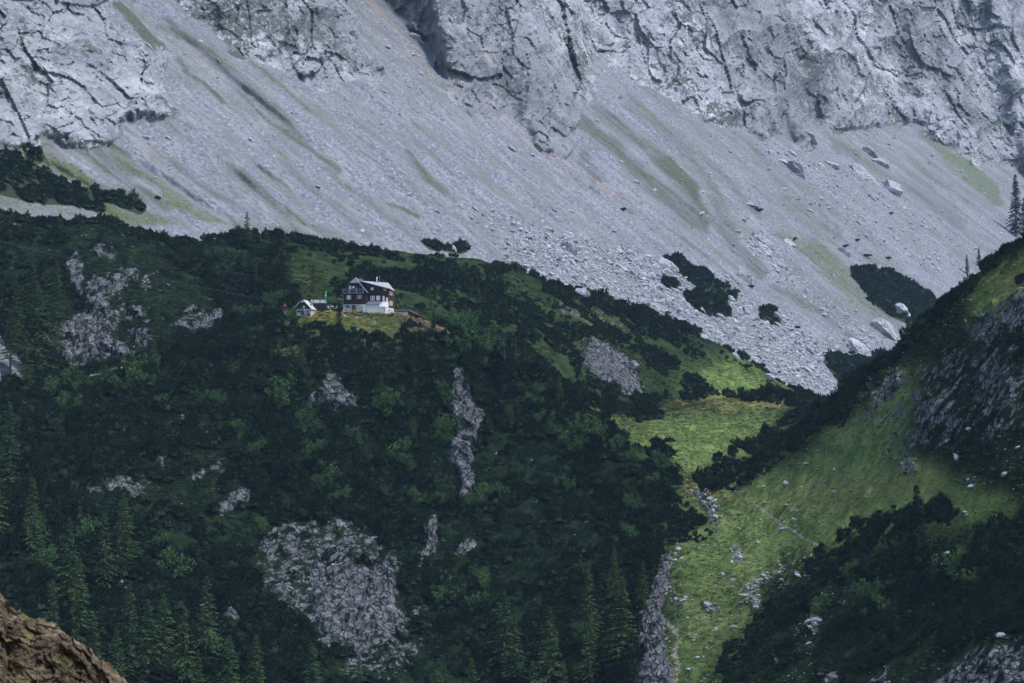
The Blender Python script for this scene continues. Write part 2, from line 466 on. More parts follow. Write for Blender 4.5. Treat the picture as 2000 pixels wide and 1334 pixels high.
PN = [  # dwarf pine inside the grass
 [(2320, 180), (2000, 430), (1900, 520), (1830, 580), (1760, 660), (1700, 700), (1640, 740), (1560, 800), (1480, 860), (1400, 890), (1362, 935), (1368, 952), (1410, 957), (1450, 940), (1525, 896), (1562, 862), (1500, 905), (1490, 885), (1560, 840),
  (1625, 785), (1640, 815), (1620, 835), (1650, 830), (1682, 768), (1702, 736), (1735, 716), (1782, 674), (1842, 618), (1918, 540), (2000, 488), (2320, 290)],
 [(1620, 812), (1640, 785), (1680, 770), (1668, 800), (1630, 826)], [(1700, 770), (1712, 742), (1746, 728), (1742, 766), (1708, 786)],
 [(1636, 1070), (1660, 1025), (1720, 1000), (1790, 985), (1880, 995), (1870, 1020), (1800, 1030), (1760, 1060), (1690, 1080), (1650, 1094)], [(1575, 1115), (1610, 1080), (1650, 1080), (1690, 1090), (1660, 1118), (1590, 1140)],
 [(1690, 1115), (1730, 1080), (1800, 1075), (1790, 1130), (1720, 1150)], [(1885, 1045), (1900, 1020), (1925, 1025), (1910, 1060)], [(1930, 1060), (1950, 1025), (2000, 1015), (2320, 980), (2320, 1320), (2000, 1230), (1900, 1210), (1850, 1150), (1900, 1080)],
 [(1405, 1290), (1440, 1240), (1500, 1190), (1540, 1150), (1570, 1140), (1590, 1180), (1540, 1230), (1560, 1290), (1500, 1320), (1450, 1334), (1400, 1334)], [(1620, 1240), (1690, 1190), (1740, 1160), (1830, 1130), (1900, 1200), (1830, 1240), (1760, 1280), (1640, 1334), (1590, 1300)],
 [(1820, 1210), (1900, 1190), (1960, 1230), (1900, 1260), (1840, 1260)], [(1240, 815), (1262, 803), (1290, 804), (1284, 820), (1246, 824)], [(1265, 884), (1290, 868), (1325, 876), (1322, 890), (1290, 894)],
 [(1980, 540), (2000, 530), (2000, 590), (1985, 580)],
 [(1335, 745), (1350, 735), (1385, 755), (1380, 775), (1340, 768)], [(1435, 708), (1470, 712), (1468, 722), (1440, 722)], [(1255, 740), (1300, 752), (1330, 775), (1280, 780)], [(150, 600), (190, 590), (200, 625), (160, 640)],
 [(645, 636), (700, 640), (702, 662), (640, 650)],
 [(1290, 772), (1330, 758), (1420, 768), (1545, 772), (1570, 790), (1400, 777)],
]
for p in PN: paint(m_grass, p, 0.0)
RK = [
 ([(490, 1105), (510, 1050), (560, 1022), (640, 1015), (700, 1030), (745, 1052), (792, 1110), (782, 1180), (802, 1245), (740, 1272), (690, 1285), (640, 1262), (590, 1222), (550, 1190), (520, 1150)], .5),
 ([(620, 1110), (700, 1090), (770, 1120), (776, 1190), (770, 1250), (690, 1270), (630, 1240), (600, 1180)], .8),
 ([(660, 1290), (800, 1250), (830, 1270), (760, 1334), (700, 1334)], .42), ([(786, 1220), (830, 1180), (840, 1200), (800, 1240)], .4),
 ([(886, 712), (900, 722), (908, 745), (922, 780), (944, 820), (928, 850), (922, 900), (917, 965), (905, 978), (893, 930), (882, 890), (893, 840), (882, 780), (890, 745)], 1.0),
 ([(640, 728), (665, 733), (682, 760), (702, 776), (690, 792), (650, 790), (618, 776), (612, 800), (600, 790), (604, 770), (628, 755)], .78), ([(660, 790), (730, 790), (700, 808), (660, 804)], .4),
 ([(598, 690), (622, 690), (620, 712), (604, 710)], .7), ([(838, 1006), (860, 1010), (852, 1050), (837, 1094), (818, 1108), (828, 1060)], .95), ([(888, 1062), (915, 1052), (930, 1062), (908, 1086), (890, 1092)], .8),
 ([(410, 992), (450, 960), (502, 948), (490, 985), (432, 1012)], .62), ([(290, 890), (325, 883), (322, 912), (300, 916)], .62), ([(352, 905), (400, 915), (434, 885), (422, 922), (380, 930)], .55),
 ([(140, 960), (190, 940), (240, 915), (285, 945), (272, 975), (210, 962)], .56), ([(178, 815), (212, 812), (206, 842), (184, 842)], .72), ([(383, 738), (400, 703), (422, 708), (408, 730)], .7),
 ([(212, 1118), (245, 1126), (246, 1180), (220, 1162)], .6), ([(415, 1165), (455, 1185), (480, 1215), (440, 1220)], .55), ([(340, 858), (356, 800), (364, 830), (350, 868)], .4),
 ([(1252, 1210), (1268, 1150), (1290, 1105), (1306, 1088), (1332, 1078), (1312, 1112), (1300, 1150), (1294, 1200), (1306, 1280), (1318, 1370), (1250, 1450), (1240, 1320)], 1.0),
 ([(70, 690), (110, 640), (140, 615), (180, 608), (222, 648), (268, 695), (232, 706), (160, 708), (90, 712)], .8), ([(138, 560), (130, 520), (150, 488), (162, 540), (158, 585)], 1.0),
 ([(160, 566), (200, 530), (262, 516), (274, 545), (214, 592), (244, 612), (222, 642), (188, 622)], .66), ([(182, 472), (215, 476), (222, 502), (184, 502)], .6), ([(278, 542), (302, 528), (296, 562), (280, 558)], .7),
 ([(335, 640), (352, 600), (372, 592), (408, 602), (444, 598), (452, 622), (400, 642)], .62), ([(236, 592), (285, 590), (288, 624), (244, 624)], .55), ([(250, 640), (300, 640), (300, 670), (262, 690)], .5),
 ([(-60, 690), (0, 700), (42, 698), (58, 720), (52, 752), (0, 768), (-60, 770)], .74), ([(25, 430), (48, 436), (44, 455), (28, 450)], .8),
 ([(1132, 658), (1172, 664), (1216, 690), (1242, 716), (1258, 772), (1222, 768), (1180, 742), (1140, 716)], .95), ([(1150, 600), (1230, 640), (1240, 655), (1180, 645)], .4), ([(1080, 580), (1120, 600), (1190, 640), (1150, 640), (1090, 610)], .42),
 # right slope
 ([(1890, 640), (1920, 600), (1960, 575), (1992, 560), (2080, 540), (2080, 650), (1990, 650), (1930, 672), (1880, 668)], .66),
 ([(1690, 800), (1730, 762), (1780, 730), (1850, 690), (1900, 680), (2080, 680), (2080, 860), (1990, 840), (1930, 870), (1900, 840), (1850, 860), (1800, 890), (1740, 900), (1720, 880), (1745, 830), (1690, 850)], .42),
 ([(1900, 740), (1960, 700), (2000, 740), (1980, 800), (1930, 860), (1910, 850), (1930, 800)], .52), ([(1810, 780), (1850, 760), (1850, 800), (1800, 830)], .58), ([(1760, 905), (1800, 890), (1795, 925), (1770, 930)], .62), ([(1870, 925), (1915, 930), (1905, 950), (1880, 945)], .6),
 ([(1700, 760), (1760, 715), (1770, 740), (1720, 800), (1690, 800)], .6), ([(1820, 1334), (1860, 1290), (1890, 1265), (2000, 1235), (2100, 1240), (2100, 1450), (1820, 1450)], .56), ([(1960, 1190), (2050, 1170), (2050, 1200), (1970, 1205)], .6),
 ([(1572, 1200), (1595, 1195), (1590, 1230), (1572, 1228)], .85), ([(1600, 1334), (1620, 1300), (1640, 1330)], .7), ([(1700, 1334), (1740, 1290), (1760, 1310), (1740, 1340)], .5), ([(1490, 1275), (1515, 1285), (1515, 1310)], .6),
 ([(1740, 1060), (1760, 1035), (1780, 1030), (1760, 1070)], .6), ([(1905, 1045), (1925, 1040), (1915, 1062)], .7), ([(1840, 1000), (1900, 985), (1900, 1000)], .5),
 # stony stream bed and stones in the valley
 ([(1345, 948), (1380, 955), (1405, 985), (1400, 1010), (1385, 1010), (1375, 985)], .62), ([(1380, 1020), (1400, 1000), (1412, 1040), (1395, 1050)], .45), ([(1440, 1150), (1480, 1130), (1560, 1080), (1540, 1110), (1480, 1165)], .46),
 ([(1310, 1155), (1340, 1150), (1350, 1165), (1320, 1175)], .4), ([(1370, 1170), (1400, 1165), (1410, 1185), (1375, 1190)], .55), ([(1460, 1160), (1495, 1150), (1490, 1180), (1455, 1185)], .45), ([(1385, 1060), (1410, 1055), (1480, 1080), (1450, 1095)], .35), ([(1195, 830), (1215, 822), (1240, 818), (1270, 820), (1230, 832)], .45),
]
for p, v in RK: paint(m_rock, p, v)
stroke(m_path, [(1470, 980), (1488, 996), (1502, 1004), (1524, 1024), (1548, 1034), (1566, 1050), (1590, 1060), (1612, 1074)], 2.6, .85)
stroke(m_path, [(1300, 1215), (1318, 1228), (1328, 1250), (1316, 1275), (1326, 1300), (1318, 1334), (1320, 1420)], 8, .55)
stroke(m_path, [(1345, 942), (1420, 960), (1480, 985)], 2.5, .35)
stroke(m_path, [(165, 738), (200, 726), (240, 718)], 3, .8)
DRY = [([(1270, 795), (1400, 775), (1545, 778), (1550, 800), (1480, 806), (1380, 797), (1300, 802)], .95), ([(1180, 812), (1280, 830), (1330, 860), (1260, 850)], .55), ([(1310, 930), (1370, 938), (1480, 980), (1440, 990), (1350, 960)], .8),
       ([(1490, 890), (1570, 860), (1540, 885), (1500, 908)], .9), ([(1550, 850), (1630, 785), (1630, 800), (1570, 850)], .9), ([(1930, 560), (2000, 505), (2100, 450), (2100, 520), (2000, 560), (1950, 610)], .7), ([(1880, 650), (1920, 610), (1900, 660)], .7),
       ([(1440, 985), (1560, 930), (1800, 900), (1900, 960), (1720, 980), (1560, 1020)], .5), ([(660, 615), (830, 620), (880, 655), (760, 655), (680, 650)], .22), ([(695, 640), (765, 645), (755, 655), (700, 652)], 1.0), ([(530, 676), (592, 690), (588, 702), (540, 694)], 1.0), ([(672, 682), (702, 690), (700, 700), (676, 694)], 1.0),
       ([(1130, 790), (1180, 805), (1180, 820), (1150, 810)], .7), ([(1440, 705), (1560, 775), (1540, 780), (1440, 720)], .4), ([(975, 606), (995, 622), (1012, 655), (985, 632)], .6), ([(1300, 1180), (1480, 1200), (1400, 1280), (1330, 1334), (1330, 1250)], .25), ([(1100, 580), (1250, 640), (1200, 650), (1080, 600)], .6)]
for p, v in DRY: paint(m_dry, p, v)
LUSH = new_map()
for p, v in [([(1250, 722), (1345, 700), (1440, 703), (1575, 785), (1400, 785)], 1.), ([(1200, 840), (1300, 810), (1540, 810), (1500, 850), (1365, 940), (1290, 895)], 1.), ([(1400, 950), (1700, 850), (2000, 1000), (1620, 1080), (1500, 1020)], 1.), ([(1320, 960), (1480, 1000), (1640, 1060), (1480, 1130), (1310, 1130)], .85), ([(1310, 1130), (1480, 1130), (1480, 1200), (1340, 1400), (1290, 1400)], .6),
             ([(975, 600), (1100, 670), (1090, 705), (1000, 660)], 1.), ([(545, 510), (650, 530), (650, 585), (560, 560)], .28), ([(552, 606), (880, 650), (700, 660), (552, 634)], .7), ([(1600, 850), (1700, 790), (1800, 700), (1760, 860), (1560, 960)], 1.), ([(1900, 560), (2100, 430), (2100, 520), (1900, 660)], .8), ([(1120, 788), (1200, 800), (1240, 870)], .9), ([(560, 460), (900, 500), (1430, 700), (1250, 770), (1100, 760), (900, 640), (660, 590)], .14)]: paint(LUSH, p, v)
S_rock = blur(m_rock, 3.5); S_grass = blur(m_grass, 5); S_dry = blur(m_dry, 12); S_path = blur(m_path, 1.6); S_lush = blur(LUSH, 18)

def warp(u, v, X, Y, amp):
    return u + amp * fbm2(X / 7, Y / 7, 3, 201), v + amp * fbm2(X / 7, Y / 7, 3, 207)
_wx, _wy = warp(_px, _py, GX, GY, 14)
rockG = look(S_rock, _wx, _wy)
wob = fbm2(GX / 14, GY / 14, 4, 11)
# large and small unevenness of the ground
GZ = GZ + calm * (2.2 * fbm2(GX / 34, GY / 34, 3, 3) + 0.9 * fbm2(GX / 9, GY / 9, 3, 7) + 0.35 * fbm2(GX / 2.6, GY / 2.6, 2, 9))
# hummocks of the meadow
grG = look(S_grass, _wx, _wy)
GZ = GZ + calm * grG * (1.3 * np.maximum(0, fbm2(GX / 5, GY / 8, 2, 21)) + 0.5 * np.abs(fbm2(GX / 2.2, GY / 3.2, 2, 23)))
# rock stands out of the slope in broken ribs and steps
rk = sstep(0.25, 0.8, rockG + 0.25 * wob)
_on = rk > 0.01
blk = np.zeros_like(GX); rib = np.zeros_like(GX)
_x, _y, _z = GX[_on], GY[_on], GZ[_on]
_q = 0.8 * vnoise3(_x / 3, _y / 3, _z / 3, 37)
rib[_on] = facets(_x + _q + .4 * _z, _y, _z - _q - .3 * _x, 5.0, 1.3, 31) + 0.5 * fbm3(_x / 6, _y / 6, _z / 10, 3, 33, 0.5, True)
blk[_on] = facets(_x + _q, _y + _q, _z, 1.9, 1.15, 41) + 0.45 * facets(_x, _y, _z, 0.85, 1.3, 47)
push = rk * (1.3 + 1.5 * rib + 0.5 * blk)
_e = 1.5
_zx = (ground_base(GX + _e, GY) - ground_base(GX - _e, GY)) / (2 * _e); _zy = (ground_base(GX, GY + _e) - ground_base(GX, GY - _e)) / (2 * _e)
_nl = np.sqrt(_zx ** 2 + _zy ** 2 + 1)
GXd = GX - push * _zx / _nl; GYd = GY - push * _zy / _nl; GZd = GZ + push / _nl
V_near = np.stack([GXd.ravel(), GYd.ravel(), GZd.ravel()], 1)
idx = np.arange(NR * NC).reshape(NR, NC)
F_near = np.stack([idx[:-1, :-1], idx[:-1, 1:], idx[1:, 1:], idx[1:, :-1]], -1).reshape(-1, 4)
npx, npy = project(V_near)
wpx, wpy = warp(npx, npy, GX.ravel(), GY.ravel(), 14)
c_rock = look(S_rock, wpx, wpy); c_grass = look(S_grass, wpx, wpy); c_dry = look(S_dry, wpx, wpy); c_path = look(S_path, npx, npy); c_lush = look(S_lush, npx, npy)
near_cover = np.stack([c_rock, c_dry, c_path, c_lush], 1)
# what stands in front of what
pyg = npy.reshape(NR, NC)
seen_near = (pyg < np.minimum.accumulate(np.vstack([np.full((1, NC), 3000.0), pyg[:-1]]), axis=0) + 22).ravel()

# ---- ground material
def ground_material():
    k = NT('hillside_ground')
    p = k.geo()
    cov = k.node('ShaderNodeAttribute', attribute_name='cover')
    sep = k.node('ShaderNodeSeparateColor'); k.link(cov.outputs['Color'], sep.inputs[0])
    rock, dry, path, lush = sep.outputs[0], sep.outputs[1], sep.outputs[2], cov.outputs['Alpha']
    nf = k.noise(p, 0.9, 6, 0.65)
    nm = k.noise(p, 0.16, 5, 0.6)
    nfine = k.noise(p, 3.2, 4, 0.7)
    steep = k.mapping(p, (1, 1, 0.85), (0.2, 0.35, 0.0))
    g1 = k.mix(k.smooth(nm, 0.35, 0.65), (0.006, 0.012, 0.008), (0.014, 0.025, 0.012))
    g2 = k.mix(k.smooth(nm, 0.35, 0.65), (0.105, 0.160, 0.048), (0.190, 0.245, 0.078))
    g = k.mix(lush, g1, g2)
    dmask = k.smooth(k.math('ADD', dry, k.math('MULTIPLY', k.math('SUBTRACT', nf, 0.5), 1.1)), 0.25, 0.85)
    g = k.mix(k.math('MULTIPLY', dmask, 0.85), g, (0.25, 0.215, 0.085))
    g = k.mix(k.math('MULTIPLY', k.smooth(k.noise(p, 0.34, 5, 0.6), 0.5, 0.85), 0.45), g, (0.026, 0.055, 0.030))
    g = k.mix(k.math('MULTIPLY', k.smooth(nf, 0.55, 0.85), 0.5), g, (0.016, 0.036, 0.018))
    crack = k.voro(k.mix(1.0, k.mapping(p, (0.9, 0.9, 0.6), (0.3, 0.4, 0)), k.mix(1.0, k.noise(p, 0.5, 3, 0.5, 0, 'Color'), (1.6, 1.6, 1.6), 'MULTIPLY'), 'ADD'), 0.42, 'DISTANCE_TO_EDGE')
    rn = k.noise(steep, 0.30, 8, 0.66, 0.5)
    rc = k.ramp(rn, [(0.12, (0.058, 0.059, 0.068)), (0.4, (0.122, 0.123, 0.134)), (0.62, (0.185, 0.186, 0.198)), (0.9, (0.33, 0.33, 0.335))])
    crack2 = k.voro(k.mix(1.0, k.mapping(p, (1, 1, 0.7), (-0.3, 0.5, 0)), k.mix(1.0, k.noise(p, 1.1, 3, 0.5, 0, 'Color'), (0.8, 0.8, 0.8), 'MULTIPLY'), 'ADD'), 1.05, 'DISTANCE_TO_EDGE')
    rc = k.mix(k.math('MULTIPLY', k.smooth(crack2, 0.12, 0.0), 0.7), rc, (0.03, 0.034, 0.032))
    rc = k.mix(k.math('MULTIPLY', k.smooth(crack, 0.11, 0.02), 0.92), rc, (0.014, 0.02, 0.014))
    tilt = k.node('ShaderNodeVectorRotate', rotation_type='Y_AXIS'); k.link(p, tilt.inputs['Vector']); tilt.inputs['Angle'].default_value = 0.75
    band = k.noise(k.mapping(tilt.outputs[0], (0.45, 0.8, 1.3)), 0.38, 8, 0.72)
    sx_ = k.node('ShaderNodeSeparateXYZ'); k.link(p, sx_.inputs[0])
    mn = k.node('ShaderNodeMix', data_type='FLOAT'); k.val(mn.inputs[0], k.smooth(sx_.outputs[0], 62, 80)); k.val(mn.inputs[2], k.noise(steep, 0.34, 8, 0.72)); k.val(mn.inputs[3], band)
    rmask = k.smooth(k.math('ADD', rock, k.math('MULTIPLY', k.math('SUBTRACT', mn.outputs[0], 0.5), 2.0)), 0.46, 0.54)
    col = k.mix(rmask, g, rc)
    pm = k.smooth(k.math('ADD', path, k.math('MULTIPLY', k.math('SUBTRACT', nf, 0.5), 0.9)), 0.4, 0.6)
    col = k.mix(pm, col, k.mix(k.smooth(nfine, 0.35, 0.65), (0.16, 0.135, 0.11), (0.34, 0.31, 0.28)))
    k.base(col); k.rough(0.95)
    k.b.inputs['Specular IOR Level'].default_value = 0.0
    h = k.math('ADD', k.math('MULTIPLY', rn, 1.4), k.math('MULTIPLY', nfine, 0.35))
    k.normal(k.bump(h, 0.9, 0.9))
    return k.m
M_ground = ground_material()
# ------------------------------------------------------------------ the mountain: scree slopes, gullies and rock faces
MC = np.arange(-300, 2301, 2.7)
MR = np.arange(-300, 960, 2.7)
MUg, MVg = np.meshgrid(MC, MR)
ma, mb = rays(MUg, MVg)
den = 0.448 - 0.664 * ma - mb
m_cliff, m_green, m_dark, m_red, m_film, m_pine, m_block, m_gul = [new_map() for _ in range(8)]
for p in [
 [(-320, 300), (0, 272), (60, 290), (130, 262), (190, 262), (250, 236), (320, 240), (375, 225), (345, 160), (300, 110), (255, 60), (228, 20), (205, -320), (-320, -320)],
 [(330, -20), (400, 40), (470, 118), (540, 150), (600, 172), (655, 192), (690, 172), (745, 178), (750, 150), (695, 120), (686, 60), (700, -320), (260, -320)],
 [(735, -10), (800, 78), (840, 120), (880, 180), (935, 205), (1000, 246), (1040, 275), (1085, 292), (1120, 295), (1110, 262), (1172, 205), (1170, 150), (1240, 160), (1330, 200), (1390, 235), (1430, 232), (1480, 250), (1560, 290), (1600, 285),
  (1560, 215), (1620, 245), (1700, 232), (1760, 232), (1800, 260), (1880, 292), (1960, 322), (2000, 345), (2320, 470), (2320, -320), (700, -320)],
]: paint(m_cliff, p)
paint(m_cliff, [(1145, 150), (1240, 165), (1180, 100), (1150, 60)], 0.35)
G_ = [([(130, 228), (160, 232), (210, 262), (262, 305), (300, 345), (280, 350), (230, 315), (180, 272)], .7), ([(262, 305), (330, 350), (400, 400), (440, 430), (380, 420), (300, 370)], .65), ([(200, 398), (270, 410), (350, 448), (345, 462), (250, 440), (205, 418)], 1.), ([(300, 385), (350, 395), (425, 440), (400, 448), (330, 415)], 1.),
      ([(0, 285), (60, 300), (120, 330), (160, 355), (110, 345), (40, 315)], .8), ([(0, 380), (60, 395), (100, 410), (40, 410)], .5), ([(530, 400), (600, 430), (720, 472), (640, 462), (560, 430)], .75), ([(495, 262), (520, 270), (555, 300), (585, 332), (560, 325), (520, 290)], .8),
      ([(1490, 425), (1600, 470), (1680, 530), (1700, 580), (1660, 560), (1560, 500), (1500, 450)], .62), ([(1770, 240), (1830, 265), (1900, 310), (1960, 370), (1950, 420), (1900, 360), (1830, 300)], .75), ([(1640, 470), (1700, 495), (1760, 530), (1700, 520)], .7), ([(1580, 520), (1680, 560), (1740, 640), (1680, 620)], .55),
      ([(1460, 480), (1500, 500), (1500, 530), (1460, 510)], .5), ([(1820, 330), (1900, 370), (1960, 420), (1880, 400)], .45), ([(720, 470), (840, 485), (900, 500), (820, 500)], .6)]
G_ += [([(0, 372), (120, 400), (230, 440), (340, 470), (200, 450), (60, 420), (0, 412)], .55), ([(120, 330), (220, 372), (330, 430), (420, 462), (300, 440), (180, 385)], .6), ([(420, 420), (560, 445), (700, 480), (560, 470), (440, 450)], .6), ([(160, 240), (280, 330), (440, 432), (470, 455), (380, 430), (240, 340)], .62), ([(340, 250), (420, 330), (520, 420), (480, 420), (400, 350)], .38),
       ([(0, 268), (70, 282), (150, 330), (220, 372), (120, 350), (30, 305)], .7), ([(880, 500), (960, 512), (1040, 540), (980, 535)], .5)]
for p, v in G_: paint(m_green, p, v)
for l, w, v in [([(230, 10), (300, 85), (312, 92)], 8, .8), ([(340, 110), (390, 160), (440, 205)], 4, .85), ([(310, 45), (400, 90), (470, 160), (560, 240), (660, 325)], 8, .5), ([(440, 160), (520, 230), (640, 310)], 5, .6), ([(150, 240), (200, 300), (260, 340)], 16, .5), ([(600, 200), (640, 330)], 3, .3),
                ([(790, 290), (820, 330), (865, 375)], 7, .6), ([(1110, 225), (1200, 290), (1290, 370), (1380, 440)], 16, .55), ([(1170, 215), (1280, 300), (1340, 375), (1400, 430)], 14, .5), ([(1230, 190), (1330, 290), (1380, 350), (1440, 470)], 12, .45), ([(1300, 310), (1350, 360), (1370, 400)], 9, .8), ([(1130, 300), (1160, 350)], 14, .5),
                ([(1290, 440), (1400, 510), (1460, 570)], 4, .6), ([(1390, 420), (1440, 490), (1500, 540)], 9, .5), ([(850, 40), (890, 20), (940, 18)], 7, .7), ([(750, 390), (800, 408)], 4, .8), ([(1700, 330), (1760, 350), (1850, 400)], 14, .35), ([(1500, 440), (1540, 470)], 6, .5), ([(280, 350), (400, 420), (440, 440)], 4, .5), ([(60, 290), (140, 330), (220, 370), (300, 405)], 7, .5)]:
    stroke(m_film, l, w, v)

for l, w, v in [([(470, 330), (540, 400), (600, 440)], 12, .5), ([(560, 330), (640, 400), (720, 460)], 10, .42), ([(640, 330), (740, 410), (830, 470)], 9, .4), ([(700, 240), (790, 310), (880, 390)], 7, .42), ([(420, 60), (520, 150), (600, 220)], 6, .5), ([(900, 330), (1000, 400), (1080, 450)], 6, .35),
                ([(1000, 300), (1120, 390), (1230, 460)], 5, .35), ([(1250, 210), (1400, 330), (1480, 420)], 9, .42), ([(1420, 260), (1530, 340), (1640, 430)], 8, .36), ([(1640, 290), (1760, 360), (1880, 440)], 10, .45), ([(1480, 330), (1560, 400), (1640, 460)], 10, .4), ([(1520, 560), (1600, 610), (1690, 670)], 8, .5), ([(1580, 480), (1660, 560), (1720, 620)], 22, .42),
                ([(330, 300), (420, 370), (500, 430)], 10, .45), ([(60, 340), (160, 385), (260, 425)], 14, .5), ([(150, 290), (260, 370), (330, 420)], 10, .5), ([(600, 60), (700, 200), (780, 270)], 6, .3), ([(1080, 150), (1110, 220)], 12, .4), ([(900, 60), (960, 30), (1000, 60)], 12, .5), ([(1640, 60), (1700, 120)], 22, .5), ([(1480, 100), (1540, 160)], 24, .4), ([(1380, 130), (1420, 200)], 18, .4)]:
    stroke(m_film, l, w, v)
for l, w, v in [([(700, -10), (760, 50), (830, 135), (900, 190), (1000, 255), (1060, 290), (1150, 345), (1230, 400)], 5, .8), ([(1585, 215), (1600, 235), (1640, 260)], 5, .8), ([(930, 90), (980, 120)], 22, .35), ([(450, 230), (470, 330)], 14, .3)]:
    stroke(m_red, l, w, v)
for l, w, v in [([(1095, 215), (1180, 280), (1300, 380), (1440, 500)], 4, 1.), ([(1165, 210), (1280, 310), (1400, 420), (1500, 520)], 4, 1.), ([(1200, 195), (1330, 310), (1420, 440)], 4, .8), ([(320, 40), (470, 170), (640, 310)], 5, .8), ([(200, 280), (330, 360), (460, 440)], 5, .7), ([(1560, 260), (1700, 330), (1850, 420)], 5, .7), ([(700, 300), (830, 400)], 5, .5),
                ([(60, 300), (200, 380)], 5, .8), ([(500, 330), (640, 430)], 5, .5), ([(420, 310), (560, 420)], 5, .5)]:
    stroke(m_gul, l, w, v)
PINE_PATCHES = [
 ('left', [(-40, 300), (30, 302), (60, 312), (110, 350), (190, 385), (208, 418), (140, 402), (60, 398), (-40, 372)]), ('left2', [(160, 362), (200, 370), (245, 385), (288, 410), (275, 420), (235, 405), (180, 390)]), ('left3', [(42, 284), (66, 278), (90, 305), (80, 320), (50, 305)]),
 ('mid_a', [(1295, 502), (1322, 500), (1345, 520), (1395, 545), (1440, 575), (1438, 592), (1395, 580), (1350, 555), (1310, 525)]), ('mid_b', [(1285, 550), (1320, 545), (1335, 562), (1300, 565)]), ('mid_c', [(1330, 572), (1370, 565), (1420, 595), (1432, 618), (1390, 622), (1350, 600)]), ('mid_d', [(1478, 600), (1500, 602), (1530, 628), (1510, 636), (1482, 622)]),
 ('right', [(1655, 528), (1690, 520), (1750, 530), (1770, 550), (1822, 572), (1830, 600), (1790, 640), (1740, 620), (1700, 590), (1680, 555)]), ('toe', [(1605, 705), (1640, 692), (1700, 698), (1760, 680), (1790, 700), (1700, 760), (1640, 750)]),
 ('top', [(815, 466), (880, 478), (920, 486), (905, 496), (840, 488)]),
]
for _, p in PINE_PATCHES: paint(m_pine, p)
BLOCK = [(950, 505), (1000, 470), (1060, 450), (1160, 470), (1280, 500), (1400, 545), (1480, 590), (1560, 640), (1650, 690), (1690, 720), (1640, 790), (1560, 790), (1430, 705), (1250, 610), (1090, 560)]
paint(m_block, BLOCK)
paint(m_block, [(870, 395), (980, 410), (1080, 450), (1000, 470), (900, 440)], .55)
paint(m_block, [(1400, 420), (1520, 470), (1600, 560), (1700, 640), (1760, 650), (1740, 700), (1690, 700), (1560, 580), (1440, 480)], .6)
paint(m_block, [(1480, 280), (1600, 290), (1720, 360), (1850, 430), (1900, 500), (1800, 540), (1650, 460), (1500, 380)], .35)
B_cliff = blur(m_cliff, 5); B_soft = blur(m_cliff, 22); B_green = blur(m_green, 6); B_film = blur(m_film, 2.5); B_red = blur(m_red, 5); B_block = blur(m_block, 14); B_pine = blur(m_pine, 3); B_gul = blur(m_gul, 3)

d_plane = 425.0 / np.maximum(den, 0.105)
_w3 = fbm2(MUg / 90, MVg / 90, 5, 321, 0.6); _w4 = fbm2(MUg / 90, MVg / 90, 5, 331, 0.6)
WU, WV = MUg + 50 * _w3, MVg + 42 * _w4
m_wall = sstep(0.25, 0.8, look(blur(m_cliff, 11), WU, WV))
MD = np.empty_like(d_plane)
MD[-1] = d_plane[-1]
TW = 1.12 + 0.3 * fbm2(MUg / 120, MVg / 120, 2, 341)            # steepness of the walls
for i in range(MUg.shape[0] - 2, -1, -1):
    prev = MD[i + 1]
    sh = 0.22
    prev = prev * (1 - sh) + np.append(prev[1:], prev[-1]) * sh
    up_wall = np.minimum(prev, d_plane[i + 1] * 1.02) * (TW[i] - mb[i + 1]) / (TW[i] - mb[i])
    up_scree = prev * d_plane[i] / d_plane[i + 1]
    up_scree = up_scree + (d_plane[i] - up_scree) * 0.03
    MD[i] = np.minimum(up_wall * m_wall[i] + up_scree * (1 - m_wall[i]), d_plane[i])
ker = np.exp(-0.5 * (np.arange(-6, 7) / 3.4) ** 2); ker /= ker.sum()
mp_ = np.pad(MD, ((0, 0), (6, 6)), mode='edge')
MD = sum(mp_[:, i:i + MD.shape[1]] * ker[i] for i in range(13))
MX, MY, MZ = ma * MD, MD, mb * MD
_w1 = fbm3(MX / 45, MY / 45, MZ / 45, 5, 301, 0.6); _w2 = fbm3(MX / 45, MY / 45, MZ / 45, 5, 311, 0.6)
cl = look(B_soft, WU, WV)
hx, hy = 0.83, -0.56                                   # downhill
s_c = MX * (-hy) + MY * hx                             # along the contour
t_c = MX * hx + MY * hy                                # down the fall line
big = fbm3(MX / 80, MY / 80, MZ / 110, 3, 51, 0.5, True)
cr = m_wall
_on = cr > 0.005
_x, _y, _z = MX[_on], MY[_on] * 0.3, MZ[_on]
_a = fbm3(_x / 50, _y / 50, _z / 50, 2, 361); _b = fbm3(_x / 50, _y / 50, _z / 50, 2, 367)
rock = np.zeros_like(MX)
_x2 = _x + 10 * _a + 0.35 * _z; _z2 = _z - 0.30 * _x + 10 * _b
_sc = np.clip(MY[_on] / 1300, .85, 1.7)
but = 1 - 2 * np.abs(vnoise2((_x * .9 - _y * .6 - .55 * _z + 9 * _a) / 44, _z / 140, 351))
but2 = 1 - 2 * np.abs(vnoise2((_x * .9 - _y * .3 - .35 * _z + 6 * _b) / 15, _z / 60, 353))
rock[_on] = _sc * (11.0 * but + 6.0 * but2 + 6.5 * facets(_x2 / _sc, _y + 5 * _b, _z2 / _sc, 42, 1.25, 55, 1.1, .22) + 4.2 * facets(_x2 / _sc + 2 * _b, _y, _z2 / _sc, 16, 1.25, 61, 1.2, .22)
             + 2.3 * facets(_x2 / _sc, _y, _z2 / _sc, 6.4, 1.2, 67, 1.2, .25) + 1.3 * facets(_x2 / _sc, _y, _z2 / _sc, 3.2, 1.2, 73, 1.1, .3))
push = cr * (8 * big + rock)
wa_ = 14 * fbm2(s_c / 60, t_c / 60, 3, 79)
